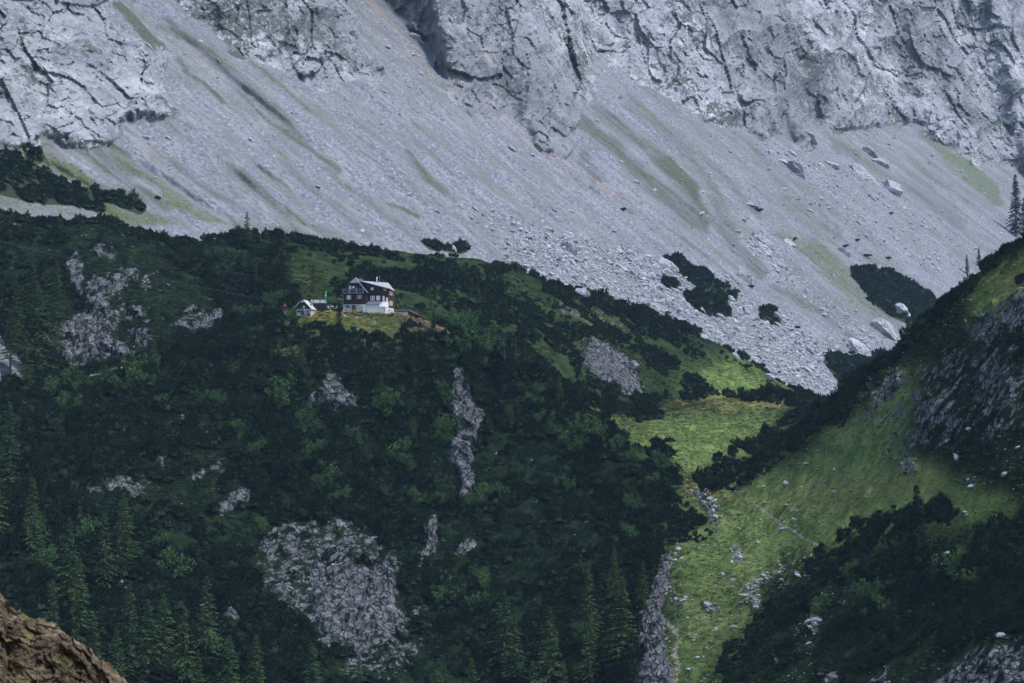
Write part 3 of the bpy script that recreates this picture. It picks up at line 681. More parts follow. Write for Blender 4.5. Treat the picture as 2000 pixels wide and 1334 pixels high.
wav = fbm2((s_c + wa_) / 42, t_c / 260, 3, 81, 0.5, True) * 3.0 + fbm2((s_c + wa_) / 11, t_c / 45, 3, 85, 0.5) * 0.8
rough_s = fbm2(s_c / 5, t_c / 9, 3, 91) * 0.7
gul = look(B_gul, MUg, MVg)
push = push + (1 - cr) * 2.2 * (wav + rough_s - 3.5 * gul)
blf = look(B_block, MUg, MVg)
push = push + (1 - cr) * blf * 1.1 * np.abs(fbm2(MX / 5, MY / 5, 3, 95))
def soft(a):
    a = np.pad(a, 1, mode='edge'); a = (a[:-2] + 2 * a[1:-1] + a[2:]) / 4
    return (a[:, :-2] + 2 * a[:, 1:-1] + a[:, 2:]) / 4
# out of the slope: towards the viewer and a little up
MYd = MY - push * 0.72
MXd = ma * MYd + push * 0.10
MZd = mb * MYd + push * 0.10
V_mtn = np.stack([MXd.ravel(), MYd.ravel(), MZd.ravel()], 1)
nr2, nc2 = MUg.shape
idx = np.arange(nr2 * nc2).reshape(nr2, nc2)
F_mtn = np.stack([idx[1:, :-1], idx[1:, 1:], idx[:-1, 1:], idx[:-1, :-1]], -1).reshape(-1, 4)
uu, vv = MUg.ravel(), MVg.ravel()
c_cliff = look(B_cliff, WU.ravel(), WV.ravel()); c_block = look(B_block, uu, vv); c_pine2 = look(B_pine, uu, vv)
gu, gv = uu + 30 * _w1.ravel() + 14 * _w2.ravel(), vv + 26 * _w1.ravel() - 12 * _w2.ravel()
ledge = sstep(0.25, 0.6, fbm3(MX / 30, MY / 30, MZ / 16, 4, 101).ravel()) * 0.8
hollow = np.clip(-(fbm3(MX / 14, MY / 14, MZ / 40, 3, 103)).ravel(), 0, 1)
mtn_cover = np.stack([c_cliff, look(B_green, gu, gv), look(B_film, gu, gv), look(B_red, gu, gv)], 1)
mtn_cover2 = np.stack([ledge, c_block, c_pine2, hollow], 1)

def mountain_material():
    k = NT('limestone_mountain')
    p0 = k.geo()
    p = k.mapping(p0, (1, 0.3, 1))                # the bedding runs into the mountain
    c1 = k.node('ShaderNodeAttribute', attribute_name='cover'); s1 = k.node('ShaderNodeSeparateColor'); k.link(c1.outputs['Color'], s1.inputs[0])
    c2 = k.node('ShaderNodeAttribute', attribute_name='cover_more'); s2 = k.node('ShaderNodeSeparateColor'); k.link(c2.outputs['Color'], s2.inputs[0])
    cliff, green, film, red = s1.outputs[0], s1.outputs[1], s1.outputs[2], c1.outputs['Alpha']
    ledge, block, pine = s2.outputs[0], s2.outputs[1], s2.outputs[2]
    # coordinates turned to the fall line
    vr = k.node('ShaderNodeVectorRotate', rotation_type='Z_AXIS'); k.link(p0, vr.inputs['Vector']); vr.inputs['Angle'].default_value = math.atan2(0.56, 0.83)
    wv = k.mix(1.0, vr.outputs[0], k.mix(1.0, k.noise(p0, 0.022, 3, 0.5, 0, 'Color'), (34, 34, 34), 'MULTIPLY'), 'ADD')
    fall = k.mapping(wv, (0.16, 1.0, 0.2))
    grain = k.noise(p, 0.6, 7, 0.74)
    grain2 = k.noise(p, 1.6, 4, 0.7)
    streak = k.noise(fall, 0.055, 6, 0.62)
    streak2 = k.noise(fall, 0.22, 5, 0.6)
    big = k.noise(p0, 0.012, 4, 0.6)
    sc = k.ramp(grain, [(0.12, (0.066, 0.069, 0.080)), (0.38, (0.125, 0.130, 0.151)), (0.62, (0.188, 0.195, 0.222)), (0.92, (0.42, 0.425, 0.45))])
    sc = k.mix(k.math('MULTIPLY', k.smooth(streak, 0.38, 0.75), 0.5), sc, (0.17, 0.168, 0.158))
    sc = k.mix(k.math('MULTIPLY', k.smooth(streak2, 0.52, 0.7), 0.32), sc, (0.32, 0.318, 0.325))
    spot = k.voro(p, 0.42, 'F1'); spot = k.smooth(spot, 0.42, 0.16)
    sc = k.mix(k.math('MULTIPLY', k.math('MULTIPLY', spot, k.smooth(grain2, 0.5, 0.62)), k.math('MULTIPLY', k.math('ADD', block, 0.35), 0.5)), sc, (0.50, 0.49, 0.48))
    sc = k.mix(k.math('MULTIPLY', k.smooth(k.noise(p0, 0.035, 5, 0.62), 0.45, 0.8), 0.45), sc, (0.125, 0.125, 0.115))
    # thin turf between the stones
    tn = k.math('ADD', film, k.math('ADD', k.math('MULTIPLY', k.math('SUBTRACT', grain, 0.5), 0.7), k.math('MULTIPLY', k.math('SUBTRACT', streak2, 0.5), 0.6)))
    sc = k.mix(k.math('MULTIPLY', k.smooth(tn, 0.22, 0.7), 0.85), sc, (0.058, 0.072, 0.042))
    wild = k.math('MULTIPLY', k.smooth(k.math('ADD', streak, k.math('MULTIPLY', k.math('SUBTRACT', big, 0.5), 0.8)), 0.5, 0.8), k.smooth(grain, 0.40, 0.66))
    sc = k.mix(k.math('MULTIPLY', wild, 0.75), sc, (0.085, 0.095, 0.06))
    gn = k.math('ADD', k.math('MULTIPLY', green, 0.9), k.math('ADD', k.math('MULTIPLY', k.math('SUBTRACT', grain, 0.5), 1.1), k.math('MULTIPLY', k.math('SUBTRACT', streak2, 0.5), 0.3)))
    gcol = k.mix(k.smooth(grain2, 0.4, 0.6), (0.045, 0.068, 0.024), (0.105, 0.132, 0.040))
    sc = k.mix(k.math('MULTIPLY', k.smooth(gn, 0.36, 0.72), 0.8), sc, gcol)
    sc = k.mix(k.math('MULTIPLY', k.smooth(k.math('ADD', red, k.math('MULTIPLY', k.math('SUBTRACT', grain, 0.5), 0.8)), 0.3, 0.8), 0.55), sc, (0.33, 0.22, 0.165))
    sc = k.mix(k.smooth(pine, 0.3, 0.6), sc, (0.03, 0.04, 0.025))
    # rock faces
    up = k.mapping(p, (1, 1, 0.7), (0.25, 0.3, 0))
    rn = k.noise(k.mapping(p, (1, 1, 1), (0.4, 0.7, 0.3)), 0.07, 8, 0.62, 0.2)
    rn2 = k.noise(k.mapping(p, (1, 1, 0.75), (0.3, -0.2, 0)), 0.5, 6, 0.7, 0.6)
    crack = k.voro(k.mapping(k.mix(0.12, up, k.noise(p, 0.1, 3, 0.5, 0, 'Color'), 'ADD'), (1, 1, 1)), 0.12, 'DISTANCE_TO_EDGE')
    rc = k.ramp(rn, [(0.15, (0.165, 0.171, 0.192)), (0.4, (0.24, 0.246, 0.268)), (0.6, (0.315, 0.321, 0.342)), (0.85, (0.44, 0.444, 0.455))])
    clus = k.smooth(k.noise(p, 0.018, 5, 0.65), 0.42, 0.75)
    nick = k.noise(k.mapping(p, (1, 1, 0.85), (0.3, -0.2, 0)), 0.22, 5, 0.66, 0.3)
    rc = k.mix(k.math('MULTIPLY', k.smooth(k.math('ADD', nick, k.math('MULTIPLY', clus, -0.34)), 0.38, 0.2), 0.9), rc, (0.052, 0.062, 0.052))
    lines = k.math('ABSOLUTE', k.math('SUBTRACT', k.noise(up, 0.035, 3, 0.55, 0.3), 0.5))
    rc = k.mix(k.math('MULTIPLY', k.smooth(lines, 0.016, 0.0), 0.5), rc, (0.06, 0.064, 0.07))
    cell = k.node('ShaderNodeTexVoronoi'); k.link(k.mix(1.0, k.mapping(p, (1, 1, 0.75), (0.25, 0.35, 0)), k.mix(1.0, k.noise(p, 0.12, 3, 0.5, 0, 'Color'), (7, 7, 7), 'MULTIPLY'), 'ADD'), cell.inputs['Vector']); cell.inputs['Scale'].default_value = 0.085
    cs = k.node('ShaderNodeSeparateColor'); k.link(cell.outputs['Color'], cs.inputs[0])
    rc = k.mix(k.math('MULTIPLY', cs.outputs[0], 0.25), rc, (0.13, 0.137, 0.155))
    rc = k.mix(k.math('MULTIPLY', k.smooth(rn2, 0.36, 0.2), 0.6), rc, (0.08, 0.083, 0.09))
    rc = k.mix(k.math('MULTIPLY', k.smooth(rn2, 0.58, 0.74), 0.5), rc, (0.52, 0.51, 0.50))
    rc = k.mix(k.math('MULTIPLY', k.smooth(crack, 0.05, 0.0), 0.12), rc, (0.05, 0.052, 0.055))
    ln = k.math('ADD', ledge, k.math('MULTIPLY', k.math('SUBTRACT', rn2, 0.5), 1.3))
    rc = k.mix(k.math('MULTIPLY', k.smooth(ln, 0.5, 0.72), 0.75), rc, (0.05, 0.065, 0.045))
    rc = k.mix(k.math('MULTIPLY', k.smooth(k.math('ADD', red, k.math('MULTIPLY', k.math('SUBTRACT', rn, 0.5), 0.8)), 0.3, 0.8), 0.5), rc, (0.34, 0.25, 0.19))
    # beds of darker stone in the wall
    rc = k.mix(k.math('MULTIPLY', k.smooth(k.noise(p0, 0.0045, 3, 0.5), 0.2, 0.8), 0.6), rc, (0.105, 0.108, 0.118))
    cm = k.smooth(k.math('ADD', cliff, k.math('MULTIPLY', k.math('SUBTRACT', rn2, 0.5), 0.9)), 0.42, 0.58)
    k.base(k.mix(cm, sc, rc)); k.rough(0.95)
    k.b.inputs['Specular IOR Level'].default_value = 0.05
    h1 = k.math('ADD', k.math('MULTIPLY', grain, 1.5), k.math('MULTIPLY', grain2, 0.6))
    h2 = k.math('ADD', k.math('MULTIPLY', rn, 3.0), k.math('MULTIPLY', rn2, 1.6))
    mh = k.node('ShaderNodeMix', data_type='FLOAT'); k.val(mh.inputs[0], cm); k.val(mh.inputs[2], h1); k.val(mh.inputs[3], h2)
    k.normal(k.bump(mh.outputs[0], 0.55, 1.0))
    return k.m
M_mtn = mountain_material()
# ------------------------------------------------------------------ the ground cut into the pieces of the setting
def face_mean(a, F): return a[F].mean(1)
na = {'cover': (near_cover, 'FLOAT_COLOR')}
ma_ = {'cover': (mtn_cover, 'FLOAT_COLOR'), 'cover_more': (mtn_cover2, 'FLOAT_COLOR')}
def setting(name, V, F, keep, attrs, mat, label=None, cat=None):
    me = sub_mesh(V, F, keep, attrs, name)
    me.materials.append(mat)
    o = link(bpy.data.objects.new(name, me))
    o['kind'] = 'structure'
    if label: o['label'] = label
    return o
fx = face_mean(npx, F_near); fy = face_mean(npy, F_near); fY = V_near[:, 1][F_near].mean(1)
f_path = face_mean(c_path, F_near) > 0.42
_r = new_map()
for p in ([(1105, 775), (1250, 790), (1300, 770), (1560, 765), (1580, 800), (1500, 850), (1400, 892), (1345, 945), (1310, 925), (1150, 820)],): paint(_r, p)
f_meadow = (look(_r, fx, fy) > 0.5) & (fY > 715) & (fY < 940)
right_x = np.interp(fY, [430, 560, 592, 612, 634, 672, 694, 712, 760], [1315, 1316, 1335, 1400, 1440, 1420, 1386, 1366, 1366])
f_right = (fx > right_x) & (fY < 780) & ~f_meadow
f_back = (fY > 772) & ~f_meadow & ~f_right
f_front = ~(f_path | f_meadow | f_right | f_back)
OUT = [
 ([(470, 1000), (810, 1000), (830, 1300), (480, 1300)], 'large fissured grey crag low on the hut hill above the larches'),
 ([(870, 700), (955, 700), (955, 985), (870, 985)], 'tall narrow rock rib running down the hut hill below the hut'),
 ([(590, 715), (740, 715), (740, 815), (590, 815)], 'pale ribbed rock patch in the pines straight below the hut'),
 ([(808, 995), (868, 995), (868, 1115), (808, 1115)], 'small upright rock rib below the tall rock rib'),
 ([(880, 1040), (940, 1040), (940, 1100), (880, 1100)], 'small grey rock knob right of the small upright rib'),
 ([(1225, 1070), (1345, 1070), (1345, 1480), (1225, 1480)], 'steep rock wall bordering the footpath at the bottom'),
 ([(60, 600), (285, 600), (285, 720), (60, 720)], 'broad grey cliff low on the left slope among larches'),
 ([(120, 480), (172, 480), (172, 598), (120, 598)], 'slim rock tooth on the upper left slope'),
 ([(173, 505), (310, 505), (310, 598), (173, 598)], 'broken rock band right of the rock tooth on the left slope'),
 ([(325, 585), (465, 585), (465, 650), (325, 650)], 'rock band on the slope just left of the small white shed'),
 ([(-90, 680), (66, 680), (66, 775), (-90, 775)], 'rock face cut off by the left edge of the picture'),
 ([(1125, 650), (1268, 650), (1268, 780), (1125, 780)], 'grey crag on the bright slope above the meadow'),
 ([(400, 940), (510, 940), (510, 1015), (400, 1015)], 'speckled rock patch just above the large fissured crag'),
 ([(130, 905), (295, 905), (295, 980), (130, 980)], 'speckled rocks in the dark lower left slope'),
 ([(1675, 675), (2100, 675), (2100, 935), (1675, 935)], 'broad band of broken rock high on the right slope'),
 ([(1870, 535), (2100, 535), (2100, 674), (1870, 674)], 'dark rock face near the top of the right slope'),
 ([(1780, 1225), (2120, 1225), (2120, 1480), (1780, 1480)], 'rock slabs in the lower right corner'),
]
f_rk = face_mean(c_rock, F_near) > 0.36
f_out = np.zeros(len(F_near), bool)
OUT_OBJ = []
def biggest(keep):
    """the largest connected patch of the faces"""
    ids = np.nonzero(keep)[0]
    if len(ids) == 0: return keep
    f = F_near[ids]; lab = np.arange(len(V_near))
    for _ in range(400):
        m = lab[f].min(1)
        new = lab.copy(); np.minimum.at(new, f.ravel(), np.repeat(m, 4)); new = new[new]
        if (new == lab).all(): break
        lab = new
    l = lab[f[:, 0]]; u_, c_ = np.unique(l, return_counts=True)
    out = np.zeros(len(keep), bool); out[ids[l == u_[c_.argmax()]]] = True
    return out
for poly, lab in OUT:
    _r = new_map(); paint(_r, poly)
    kf = (look(_r, fx, fy) > 0.5) & f_rk & ~f_path & ~f_meadow & ~f_out & ((fY > 772) == (lab.find('left slope') > 0 or lab.find('left of the small') > 0 or lab.find('left edge') > 0 or lab.find('above the meadow') > 0) if 'right' not in lab and 'lower left' not in lab else fY < 772)
    kf = biggest(kf)
    if kf.sum() < 6: print('no rock', lab, kf.sum()); continue
    f_out |= kf
    me = sub_mesh(V_near, F_near, kf, na, 'rock_outcrop'); me.materials.append(M_ground)
    o = link(bpy.data.objects.new('rock_outcrop', me)); tag(o, lab, 'rock outcrop', 'rock outcrops on the near slopes'); OUT_OBJ.append(o)
f_front &= ~f_out; f_back &= ~f_out; f_right &= ~f_out
O_front = setting('hut_hill', V_near, F_near, f_front, na, M_ground, 'dark hill covered in dwarf pine that carries the mountain hut')
O_back = setting('ridge_hillside', V_near, F_near, f_back & ~f_path, na, M_ground, 'pine covered hillside rising behind the mountain hut')
O_right = setting('right_hillside', V_near, F_near, f_right & ~f_path, na, M_ground, 'steep green hillside with rock bands on the right')
O_meadow = setting('meadow', V_near, F_near, f_meadow & ~f_path, na, M_ground, 'sunlit green meadow and tawny knoll in the saddle')
O_path = setting('footpath', V_near, F_near, f_path, na, M_ground, 'stony footpath climbing through the valley grass')
f_cl = face_mean(m_wall.ravel(), F_mtn) > 0.5
_u = face_mean(uu, F_mtn)
O_cliff = [setting('rock_face', V_mtn, F_mtn, f_cl & k_, ma_, M_mtn, l_) for k_, l_ in (((_u < 385), 'dark ribbed limestone crag in the upper left corner'), ((_u >= 385) & (_u < 725), 'limestone crag between two scree chutes at the top'), (_u >= 725, 'long pale limestone wall across the upper right'))]
O_scree = setting('scree_slope', V_mtn, F_mtn, ~f_cl, ma_, M_mtn, 'pale grey scree slope streaked with gullies and thin turf')
bpy.context.view_layer.update()
LAND = [O_front, O_back, O_right, O_meadow, O_path, O_scree] + O_cliff + OUT_OBJ

def hit(px, py, among=None):
    """first point of the land on the sight line of a photograph pixel"""
    a, b = rays(px, py)
    d = Vector((float(a), 1.0, float(b))); d.normalize()
    best = None
    for o in (among or LAND):
        ok, loc, nor, _ = o.ray_cast(Vector((0, 0, 0)), d)
        if ok and (best is None or loc.length < best[0].length): best = (loc.copy(), nor.copy())
    return best
# ------------------------------------------------------------------ plants
rng = np.random.default_rng(7)

def foliage_mat(name, c_lo, c_hi, rough=0.75, trans=0.0):
    """leaf colour that differs from plant to plant (tint of the instance) and from twig to twig"""
    k = NT(name)
    oi = k.node('ShaderNodeObjectInfo')
    n = k.noise(k.geo(), 0.11, 4, 0.65)
    f = k.math('ADD', k.math('MULTIPLY', n, 0.75), k.math('MULTIPLY', oi.outputs['Random'], 0.25))
    k.base(k.mix(f, c_lo, c_hi)); k.rough(rough)
    k.b.inputs['Specular IOR Level'].default_value = 0.0
    return k.m
M_pine = foliage_mat('dwarf_pine_needles', (0.003, 0.008, 0.008), (0.026, 0.046, 0.025))
M_pine_far = M_pine
M_larch = foliage_mat('larch_needles', (0.040, 0.074, 0.032), (0.078, 0.124, 0.046))
M_spruce = foliage_mat('spruce_needles', (0.012, 0.024, 0.016), (0.026, 0.044, 0.024))
M_leaf = foliage_mat('shrub_leaves', (0.030, 0.064, 0.028), (0.064, 0.118, 0.042))
M_bark = plain('grey_bark', (0.055, 0.047, 0.042), 0.9, 0.3, 2.0)
k = NT('grass_blades')
_t = k.attr('tint', 'Color', 'INSTANCER')
k.base(_t); k.rough(0.8); k.b.inputs['Specular IOR Level'].default_value = 0.0
M_blade = k.m

def blades(P, D, L, Wd, side=None):
    """thin triangles from P along D (unit) of length L and width Wd -> (verts, faces)"""
    n = len(P)
    r = rng.normal(size=(n, 3)) if side is None else side
    s = np.cross(D, r); s /= np.linalg.norm(s, axis=1, keepdims=True) + 1e-9
    mid = P + D * (L * 0.45)[:, None]
    V = np.stack([P, mid + s * (Wd / 2)[:, None], P + D * L[:, None], mid - s * (Wd / 2)[:, None]], 1).reshape(-1, 3)
    F = np.arange(4 * n).reshape(n, 4)
    return V, F

def unit(v): return v / (np.linalg.norm(v, axis=1, keepdims=True) + 1e-9)

def bush_mesh(name, seed, n_shoot=46, spread=1.0, tall=1.0):
    """one dwarf pine: upright, slightly bowed candle shoots packed in a low cushion"""
    global rng
    rng = np.random.default_rng(seed)
    r = np.sqrt(rng.uniform(0, 1, n_shoot)) * spread
    ph = rng.uniform(0, 2 * math.pi, n_shoot)
    lump = 0.75 + 0.35 * np.sin(ph * 2 + seed) + 0.2 * rng.normal(size=n_shoot)
    top = tall * (1.0 - 0.55 * (r / spread) ** 2) * np.clip(lump, 0.5, 1.25)
    bx, by = r * np.cos(ph), r * np.sin(ph)
    lean = unit(np.stack([bx * 0.55, by * 0.55, np.full(n_shoot, 1.0)], 1) + rng.normal(size=(n_shoot, 3)) * 0.16)
    tip = np.stack([bx, by, top], 1)
    Vs, Fs, off = [], [], 0
    L = rng.uniform(0.45, 0.8, n_shoot) * tall
    # needles along every shoot
    for q in range(9):
        t = 0.15 + 0.85 * q / 9
        base = tip - lean * (L * (1 - t))[:, None]
        d = unit(lean + unit(rng.normal(size=(n_shoot, 3))) * 0.75)
        V, F = blades(base, d, rng.uniform(0.24, 0.36, n_shoot) * (1.1 - 0.35 * t), np.full(n_shoot, 0.105))
        Vs.append(V); Fs.append(F + off); off += len(V)
    V, F = blades(tip - lean * L[:, None], lean, L * 1.12, np.full(n_shoot, 0.16)); Vs.append(V); Fs.append(F + off); off += len(V)
    # dark heart of the cushion
    a = np.linspace(0, 2 * math.pi, 9)[:-1]
    ring0 = np.stack([np.cos(a) * 0.85 * spread, np.sin(a) * 0.85 * spread, np.full(8, -0.35)], 1)
    ring1 = np.stack([np.cos(a) * 0.72 * spread, np.sin(a) * 0.72 * spread, np.full(8, 0.22 * tall)], 1)
    ring2 = np.stack([np.cos(a) * 0.3 * spread, np.sin(a) * 0.3 * spread, np.full(8, 0.45 * tall)], 1)
    V = np.concatenate([ring0, ring1, ring2])
    F = [(i, (i + 1) % 8, 8 + (i + 1) % 8, 8 + i) for i in range(8)] + [(8 + i, 8 + (i + 1) % 8, 16 + (i + 1) % 8, 16 + i) for i in range(8)] + [(16, 17, 18, 19), (16, 19, 20, 23), (20, 21, 22, 23)]
    Vs.append(V); Fs.append(np.array(F) + off)
    me = mesh_np(name, np.concatenate(Vs), np.concatenate(Fs)); me.materials.append(M_pine)
    return me

def shrub_mesh(name, seed, n=760):
    """leafy mountain shrub: several lobes of small leaves on forked stems"""
    global rng
    rng = np.random.default_rng(seed)
    NL = 16
    lob = np.array([(rng.normal() * .38, rng.normal() * .38, rng.uniform(.15, 1.1)) for _ in range(NL)])
    li = rng.integers(0, NL, n)
    P = lob[li] + unit(rng.normal(size=(n, 3))) * (rng.uniform(0.3, 1, n) ** 0.4 * rng.uniform(.10, .26, NL)[li])[:, None]
    D = unit(rng.normal(size=(n, 3)) + np.array([0, 0, 0.2]))
    V, F = blades(P, D, rng.uniform(.08, .15, n), rng.uniform(.05, .085, n))
    Vs, Fs, off = [V], [F], len(V)
    for c in lob:
        a = np.array([[0.04 * rng.normal(), 0.04 * rng.normal(), -0.1]]); d = (c - a[0]); L = np.linalg.norm(d)
        V, F = blades(a, (d / L)[None], np.array([L]), np.array([0.035])); Vs.append(V); Fs.append(F + off); off += len(V)
    me = mesh_np(name, np.concatenate(Vs), np.concatenate(Fs)); me.materials.append(M_leaf)
    return me

def tuft_mesh(name, seed, n=26):
    global rng
    rng = np.random.default_rng(seed)
    P = np.stack([rng.normal(size=n) * .22, rng.normal(size=n) * .22, np.full(n, -0.05)], 1)
    D = unit(np.stack([rng.normal(size=n) * .6, rng.normal(size=n) * .6, np.ones(n)], 1))
    V, F = blades(P, D, rng.uniform(.25, .5, n), rng.uniform(.06, .12, n))
    me = mesh_np(name, V, F); me.materials.append(M_blade)
    return me

def conifer_mesh(seed, kind):
    """unit-high conifer: (trunk mesh, crown mesh); kind = larch (airy, drooping), spruce (dense, narrow), bare (dying, thin)"""
    global rng
    rng = np.random.default_rng(seed)
    ns = 7
    zs = np.linspace(-0.02, 0.97, 8)
    bend = rng.normal(size=2) * 0.012
    def axis(z): return np.stack([bend[0] * np.sin(z * 3.0), bend[1] * np.sin(z * 2.4), z], -1)
    rad = 0.013 * (1 - zs) ** 0.9 + 0.0012
    a = np.linspace(0, 2 * math.pi, ns + 1)[:-1]
    V = np.concatenate([axis(np.full(ns, z)) + np.stack([np.cos(a) * r, np.sin(a) * r, np.zeros(ns)], 1) for z, r in zip(zs, rad)])
    F = [(i * ns + j, i * ns + (j + 1) % ns, (i + 1) * ns + (j + 1) % ns, (i + 1) * ns + j) for i in range(len(zs) - 1) for j in range(ns)]
    trunk = mesh_np('trunk', V, np.array(F)); trunk.materials.append(M_bark)
    R_ = {'larch': 0.185, 'spruce': 0.155, 'bare': 0.11}[kind]
    nb = {'larch': 210, 'spruce': 260, 'bare': 90}[kind]
    h = 0.07 + 0.92 * rng.uniform(0, 1, nb) ** 0.85
    az = rng.uniform(0, 2 * math.pi, nb)
    prof = (1 - h) ** 0.78 * np.clip(h * 7, 0.45, 1) + 0.012
    side = 1 + 0.25 * np.sin(az + seed) + 0.14 * np.sin(az * 3 + h * 9)
    ln = R_ * prof * rng.uniform(0.65, 1.18, nb) * side
    Vs, Fs, off = [], [], 0
    steps = {'larch': 13, 'spruce': 14, 'bare': 7}[kind]
    droop = {'larch': 0.35, 'spruce': 0.5, 'bare': 0.2}[kind]
    out = np.stack([np.cos(az), np.sin(az), np.zeros(nb)], 1)
    tang = np.stack([-np.sin(az), np.cos(az), np.zeros(nb)], 1)
    rise = (h - 0.35) * 0.55
    for q in range(steps):
        t = (q + 1) / steps
        c = axis(h) + out * (ln * t)[:, None]
        c[:, 2] += ln * (rise * t - droop * t * t + 0.12 * t ** 4)
        sgn = 1 if q % 2 else -1
        d = unit(out * (0.55 + 0.5 * t) + tang * (sgn * rng.uniform(0.3, 1.0, nb) * (1.15 - t))[:, None] + np.array([0, 0, -0.38 if kind != 'larch' else -0.2]) + rng.normal(size=(nb, 3)) * 0.2)
        L = (0.016 + 0.30 * ln * (1.15 - 0.7 * t)) * rng.uniform(0.75, 1.25, nb)
        wd = {'larch': 0.0105, 'spruce': 0.0125, 'bare': 0.006}[kind]
        V, F = blades(c, d, L, np.full(nb, wd) * rng.uniform(0.7, 1.3, nb), side=np.stack([rng.normal(size=nb) * .5, rng.normal(size=nb) * .5, np.ones(nb)], 1))
        Vs.append(V); Fs.append(F + off); off += len(V)
    # boughs themselves
    d = unit(out + np.stack([np.zeros(nb), np.zeros(nb), rise - droop * 0.6], 1))
    V, F = blades(axis(h), d, ln * 0.95, np.full(nb, 0.005)); Vs.append(V); Fs.append(F + off); off += len(V)
    V, F = blades(axis(np.full(14, 0.93)), unit(np.stack([rng.normal(size=14) * .2, rng.normal(size=14) * .2, np.ones(14)], 1)), np.full(14, .065), np.full(14, .009)); Vs.append(V); Fs.append(F + off)
    crown = mesh_np('crown', np.concatenate(Vs), np.concatenate(Fs))
    crown.materials.append({'larch': M_larch, 'spruce': M_spruce, 'bare': M_bark}[kind])
    return trunk, crown

# ---- scattering a ground cover: one object that instances a few shapes on points
def scatter(name, P, scl, rot, which, protos, label, tint=None):
    col = bpy.data.collections.new(name + '_shapes')
    for i, me in enumerate(protos):
        col.objects.link(bpy.data.objects.new('%s_shape_%02d' % (name, i), me))
    me = bpy.data.meshes.new(name)
    me.vertices.add(len(P)); me.vertices.foreach_set('co', np.ascontiguousarray(P, np.float32).ravel())
    set_attr(me, 'scl', scl, 'FLOAT_VECTOR'); set_attr(me, 'rot', rot, 'FLOAT_VECTOR'); set_attr(me, 'which', which, 'INT')
    if tint is not None: set_attr(me, 'tint', tint, 'FLOAT_COLOR')
    o = link(bpy.data.objects.new(name, me))
    ng = bpy.data.node_groups.new(name, 'GeometryNodeTree')
    ng.interface.new_socket('Geometry', in_out='INPUT', socket_type='NodeSocketGeometry')
    ng.interface.new_socket('Geometry', in_out='OUTPUT', socket_type='NodeSocketGeometry')
    gi = ng.nodes.new('NodeGroupInput'); go = ng.nodes.new('NodeGroupOutput')
    mp = ng.nodes.new('GeometryNodeMeshToPoints')
    ip = ng.nodes.new('GeometryNodeInstanceOnPoints')
    ci = ng.nodes.new('GeometryNodeCollectionInfo'); ci.inputs['Collection'].default_value = col
    ci.inputs['Separate Children'].default_value = True; ci.inputs['Reset Children'].default_value = True
    def na_(n, t):
        x = ng.nodes.new('GeometryNodeInputNamedAttribute'); x.data_type = t; x.inputs['Name'].default_value = n; return x.outputs['Attribute']
    e2r = ng.nodes.new('FunctionNodeEulerToRotation')
    ng.links.new(gi.outputs[0], mp.inputs['Mesh']); ng.links.new(mp.outputs[0], ip.inputs['Points'])
    ng.links.new(ci.outputs[0], ip.inputs['Instance']); ip.inputs['Pick Instance'].default_value = True
    ng.links.new(na_('which', 'INT'), ip.inputs['Instance Index'])
    ng.links.new(na_('rot', 'FLOAT_VECTOR'), e2r.inputs[0]); ng.links.new(e2r.outputs[0], ip.inputs['Rotation'])
    ng.links.new(na_('scl', 'FLOAT_VECTOR'), ip.inputs['Scale'])
    ng.links.new(ip.outputs[0], go.inputs[0])
    md = o.modifiers.new('cover', 'NODES'); md.node_group = ng
    o['kind'] = 'stuff'; o['label'] = label
    return o

def sample_faces(V, F, density, seed):
    """random points on quads F with expected density[face] per square metre -> points, face index, weights"""
    r = np.random.default_rng(seed)
    A, B, C_, D = V[F[:, 0]], V[F[:, 1]], V[F[:, 2]], V[F[:, 3]]
    area = 0.5 * np.linalg.norm(np.cross(C_ - A, D - B), axis=1)
    lam = np.maximum(area * density, 0)
    n = r.poisson(np.minimum(lam, 40))
    fi = np.repeat(np.arange(len(F)), n)
    u, v = r.uniform(0, 1, (2, len(fi)))
    P = A[fi] * ((1 - u) * (1 - v))[:, None] + B[fi] * (u * (1 - v))[:, None] + C_[fi] * (u * v)[:, None] + D[fi] * ((1 - u) * v)[:, None]
    return P, fi

BUSHES = [bush_mesh('dwarf_pine_shape', 100 + i, 44 + 4 * (i % 3), 1.0, 0.85 + 0.12 * (i % 4)) for i in range(7)]
SHRUBS = [shrub_mesh('shrub_shape', 200 + i) for i in range(4)]
TUFTS = [tuft_mesh('tuft_shape', 300 + i) for i in range(4)]

f_seen = seen_near[F_near].any(1)
f_rock = face_mean(c_rock, F_near); f_grass = face_mean(c_grass, F_near); f_pathv = face_mean(c_path, F_near); f_dry = face_mean(c_dry, F_near); f_lush = face_mean(c_lush, F_near)
ctr = V_near[F_near].mean(1)
brk = fbm3(ctr[:, 0] / 5, ctr[:, 1] / 5, ctr[:, 2] / 5, 4, 401, 0.6)
patchy = fbm2(ctr[:, 0] / 22, ctr[:, 1] / 22, 3, 411)
near_hut = np.hypot((ctr[:, 0] - HUTP.x - 2) / 23, (ctr[:, 1] - HUTP.y) / 9) < 1.0
pine = sstep(0.35, 0.65, (1 - f_grass) + 0.35 * brk) * (1 - sstep(0.30, 0.46, f_rock * 0.8 + 1.0 * brk)) * (1 - sstep(0.25, 0.5, f_pathv))
pine = np.maximum(pine, f_front * (1 - sstep(.05, .3, f_lush)) * (1 - sstep(0.30, 0.46, f_rock + 0.30 * brk)) * sstep(-0.05, 0.25, fbm2(ctr[:, 0] / 11, ctr[:, 1] / 11, 3, 417)) * (1 - sstep(0.25, 0.5, f_pathv)) * (fx < 1290))
gap = sstep(-0.62, -0.30, patchy + 0.5 * brk)
in_frame = (fx > -200) & (fx < 2200) & (fy < 1450)
